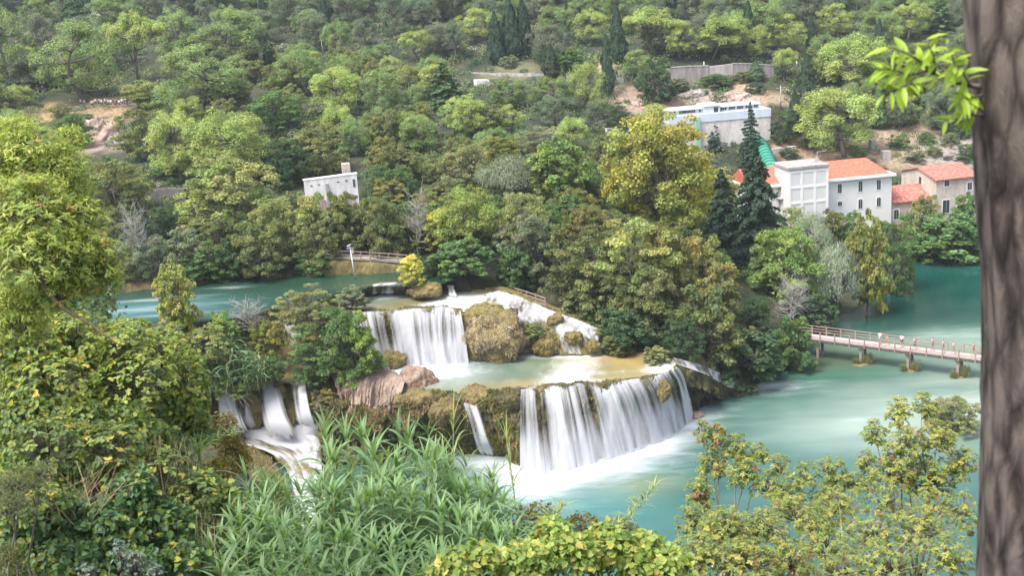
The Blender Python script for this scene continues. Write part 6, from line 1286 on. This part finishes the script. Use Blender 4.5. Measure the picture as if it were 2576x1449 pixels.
c,rd=mpx(990,905,8.,60,50,.8,-.3); mound('tufa_mound','yellow-brown mossy mound at the near corner of the middle pool',c,rd,M['moss'],True,900,.4,610,hcol=((.33,.27,.09),(.24,.2,.07)))
c,rd=mpx(1075,728,14.2,80,34); mound('tufa_rock','mossy brown islet under the bright yellow bush',c,rd,M['moss'],True,500,.35,611,hcol=((.24,.22,.09),(.3,.24,.1)))
c,rd=mpx(1205,1000,7.0,78,52,.8,.4); mound('tufa_mound','dry grass clump overhanging the slanting jet',c,rd,M['moss'],True,1800,.55,612,hcol=((.34,.25,.13),(.26,.2,.09),(.36,.22,.14)))
c,rd=mpx(1120,1035,6.2,70,60,.8,.2); mound('tufa_mound','reddish dry clump left of the slanting jet',c,rd,M['moss'],True,1500,.5,613,hcol=((.36,.20,.13),(.28,.2,.1)))
c,rd=mpx(1275,1015,6.6,60,50,.7,.3); mound('tufa_mound','mossy overhang beside the left edge of the broad fall',c,rd,M['cliff'],True,800,.4,614,hcol=((.2,.19,.07),(.14,.14,.06)))
c,rd=mpx(1672,985,6.2,34,50,.8,.2); mound('tufa_rock','yellow moss boss hanging in the right part of the broad fall',c,rd,M['moss'],True,300,.3,615,hcol=((.3,.26,.07),(.2,.18,.06)))
c,rd=mpx(700,985,6.8,42,50,.7,-.2); mound('tufa_rock','yellow moss boss between the two smooth left falls',c,rd,M['moss'],True,500,.4,616,hcol=((.26,.2,.07),(.18,.15,.05)))
c,rd=mpx(640,1035,5.2,40,90,.6,-.5); mound('tufa_rock','rusty hanging moss between the left falls',c,rd,M['moss'],True,900,.6,617,hcol=((.34,.23,.10),(.26,.19,.08)))
c,rd=mpx(610,990,7,36,40,.6,-.4); mound('tufa_rock','brown root clump over the leftmost fall',c,rd,M['cliff'],True,400,.5,618,hcol=((.22,.15,.09),(.3,.2,.12)))
c,rd=mpx(1745,1045,.2,46,16); mound('tufa_rock','tan flat rock at the end of the broad fall in the pool',c,rd,M['tufa'],seed=619)
c,rd=mpx(365,722,14.7,80,18); mound('tufa_mound','tawny grass hummock on the river near the white leafless tree',c,rd,M['moss'],True,700,.5,620,hcol=((.34,.25,.1),(.26,.22,.09)),droop=-.2)
for i,(X,Y,z,w_,h_,lab,mt,hc) in enumerate([(935,806,11.9,24,30,'small olive moss boss at the left lip of the upper fall','moss',((.24,.24,.09),(.17,.17,.06))),(1035,806,11.9,20,26,'small dark moss boss in the middle lip of the upper fall','cliff',((.14,.14,.05),(.2,.18,.07))),(1062,880,8.4,26,40,'low green moss foot under the orange boss','moss',((.18,.2,.07),(.26,.23,.09))),(1395,800,11.2,40,26,'mossy step at the head of the tumbling cascade','moss',((.34,.3,.12),(.24,.24,.09))),(1440,846,9.4,46,30,'ochre moss hump in the lower cascade','moss',((.42,.34,.15),(.3,.27,.1))),(1490,868,8.5,40,28,'grassy hump at the outer edge of the lower cascade','moss',((.36,.3,.13),(.28,.26,.1))),(1420,1010,5.6,22,34,'brown moss boss showing in the left part of the broad fall','cliff',((.2,.17,.07),(.14,.13,.05)))]):
    c,rd=mpx(X,Y,z,w_,h_,.7,-.5); mound('tufa_rock',lab,c,rd,M[mt],True,350,.28,640+i,hcol=hc)
c,rd=mpx(1052,1003,6.7,112,46,.7,.3); mound('tufa_mound','russet mossy overhang at the corner of the middle pool under the root mat',c,rd,M['moss'],True,1600,.4,660,hcol=((.36,.24,.15),(.28,.2,.1),(.2,.17,.07)))
# pink hanging tufa
h1=zl((840,925,8.6),(880,918,8.9),(920,915,9),(960,915,8.9),(990,935,8.5),(1020,950,8.2)); h2=zl((860,985,6.5),(890,995,6.4),(925,1000,6.2),(960,1005,6),(985,1015,5.8),(1010,1010,5.8))
def drape(name,label,a_,b_,nfold,mat,seed,dep_=.9):
    G=loft([off(a_,-1.4,-.1),a_,off((a_+b_)/2,.7,.4),b_,off(b_,-.9,-.4)],260,20); u=np.linspace(0,1,260)[None]; t=np.linspace(0,1,G.shape[0])[:,None]
    q_=np.stack([u*nfold*1.15+0*t,0*u+t*.8,0*u+0*t],-1); q2=np.stack([u*nfold*3.3+0*t,0*u+t*1.5,0*u+0*t],-1); f=((1-np.abs(fbm(q_,seed,2)))**2*.8+(1-np.abs(vnoise(q2,seed+8)))**2*.35+.25*fbm(np.stack([u*12+0*t,t*9+0*u,0*u+0*t],-1),seed+5,4))*dep_*smooth(.02,.45,t); G[...,1]-=f; G[...,2]-=f*.35*smooth(.55,.9,t)*(1+fbm(np.stack([u*20+0*t,t*0+0*u,0*u+0*t],-1),seed+1,2))
    G=G+fbm(G*3.,seed,4)[...,None]*.10
    return tag(mk(name,G.reshape(-1,3),gridfaces(*G.shape[:2]),mat,smoothf=True),label,'rock')
drape('hanging_tufa','pinkish folded tufa drapery beneath the bushy tree',off(h1,1.2,0),off(h2,1.5,0),9,M['tufa'],701)
c,rd=mpx(1048,965,7.2,100,70,.8,.3); mound('root_mat','russet mat of fine roots hanging right of the folded tufa',c,rd,M['tufa'],True,3500,.5,621,hcol=((.42,.24,.17),(.34,.20,.14),(.46,.30,.22)),droop=1.4)
h3=zl((860,1000,6.3),(895,1005,6.2),(930,1012,6),(965,1020,5.8)); h4=zl((868,1062,3.6),(895,1065,3.5),(930,1065,3.5),(960,1062,3.6)); drape('hanging_tufa','lower pale tufa folds under the pinkish drapery',off(h3,.3,0),off(h4,.5,0),6,M['tufa'],702,.6)
for i,(X,Y,w_) in enumerate([(860,1075,110),(960,1085,110),(820,1010,70),(1040,1060,110)]):
    p=onz(X,Y,[3.2,2.8,6.,3.4][i]); plant('bush',(p[0],p[1]-.8,p[2]-.8),w_*depth(p)/FPX,2.6,['olive','dark','rust','olive'][i],['olive scrub on the dark bank below the pink tufa','dark scrub on the bank above the reeds','brown scrub left of the pink tufa','olive scrub under the russet root mat'][i])
# fallen grey twigs over the leftmost fall
T=MB(); p0=onz(560,960,8.4); rg=np.random.default_rng(55)
for i in range(26):
    a_=onz(540+rg.uniform(0,40),950+rg.uniform(0,20),8.6); e=onz(a_[0]*0+560+rg.uniform(20,95),960+rg.uniform(-15,60),7.6); m_=(a_+e)/2+[0,-.6,.7]; T.tube([a_-p0,m_-p0,e-p0+[0,-1.,0]],[.03,.02,.008],4)
o=T.build('dead_twigs',M['palebark'],None,False,False); o.location=p0; tag(o,'arching dead grey twigs over the leftmost fall','branch')
# rocks on the slope
for i,(X,Y,w_,h_,lab,mt) in enumerate([(1745,240,60,24,'fissured grey rock outcrop behind the dam house roof','rk'),(1840,248,70,26,'reddish rock outcrop right of the fissured grey one','rp'),(1600,262,40,14,'pale rock pile left of the dam house','rp'),(258,352,80,90,'bare pinkish crag under the dry viewpoint slope','rp'),(290,368,46,50,'cracked boulder at the foot of the bare crag','rk'),(2420,395,60,30,'grey scree rocks beside the stone house','rk'),(238,50,30,26,'white rock showing between pines high on the slope','rw'),(1960,258,24,14,'ochre rock beside the utility pole','rp'),(2330,190,40,14,'pale rock in the forest near the tiered cedar','rw'),(1190,125,30,12,'pale rock ledge in the forest left of the cypress cluster','rw')]):
    if 'rk' not in M: M['rk']=rockmat('fissured_rock',[(.32,(.06,.055,.05)),(.5,(.25,.22,.2)),(.66,(.45,.41,.38))],(1,1,1),.8,1.); M['rp']=rockmat('pink_rock',[(.3,(.16,.11,.085)),(.5,(.36,.26,.21)),(.68,(.52,.42,.36))],(1,1,1),.7,1.); M['rw']=rockmat('white_rock',[(.3,(.25,.23,.22)),(.6,(.55,.52,.5))],(1,1,1),.8)
    p=hit(X,Y); k=depth(p)/FPX; mound('rock_outcrop',lab,p+[0,.8,0],(w_*k*.55,w_*k*.4,h_*k*.6),M[mt],seed=800+i,amp=.35)
# shrubs on the dry clearing
for X,Y,w_,h_,c_,lab in [(2260,375,55,38,'green','low green shrub in the dry clearing beside the anchor block'),(2330,362,45,30,'green','green shrub in the middle of the dry clearing'),(2390,365,50,32,'grey','grey shrub on the upper dry clearing'),(2350,392,40,26,'olive','olive tuft low on the dry clearing'),(2435,405,60,44,'green','bushes where the dry clearing meets the trunk'),(2300,408,50,30,'pineG','scrub behind the stone house gable'),(2420,345,60,40,'pineD','dark scrub at the top of the dry clearing'),(2160,395,40,26,'green','shrub behind the orange roof ridge'),(1985,398,50,30,'pineD','dark shrub right of the green pipe'),(2030,372,60,36,'grey','pale shrub above the orange roof'),(1800,215,90,30,'green','green shrub at the foot of the retaining wall'),(1870,205,60,26,'olive','olive shrub under the grey wall bays'),(1900,235,50,30,'pineD','dark shrub above the dam house roof end'),(1705,228,70,32,'grey','grey-green scrub left of the retaining wall foot'),(215,320,60,34,'pineD','dull shrub on the dry slope above the crag'),(160,300,60,40,'olive','olive shrub on the left of the dry viewpoint slope')]:
    pt('bush',X,Y-h_,w_,Y,c_,lab)
# ------------------------------------------------------------------ air
hz=MB().box(-420,420,-30,760,-4,330).build('haze',None); hz.data.materials.clear()
m=bpy.data.materials.new('haze'); m.use_nodes=True; n=m.node_tree; n.nodes.remove(n.nodes['Principled BSDF']); pv=N(n,'VolumePrincipled'); pv.inputs['Color'].default_value=(.82,.88,.95,1); pv.inputs['Density'].default_value=.00015; n.links.new(pv.outputs[0],n.nodes['Material Output'].inputs['Volume']); hz.data.materials.append(m); tag(hz,'thin pale air over the valley','haze',kind='stuff')
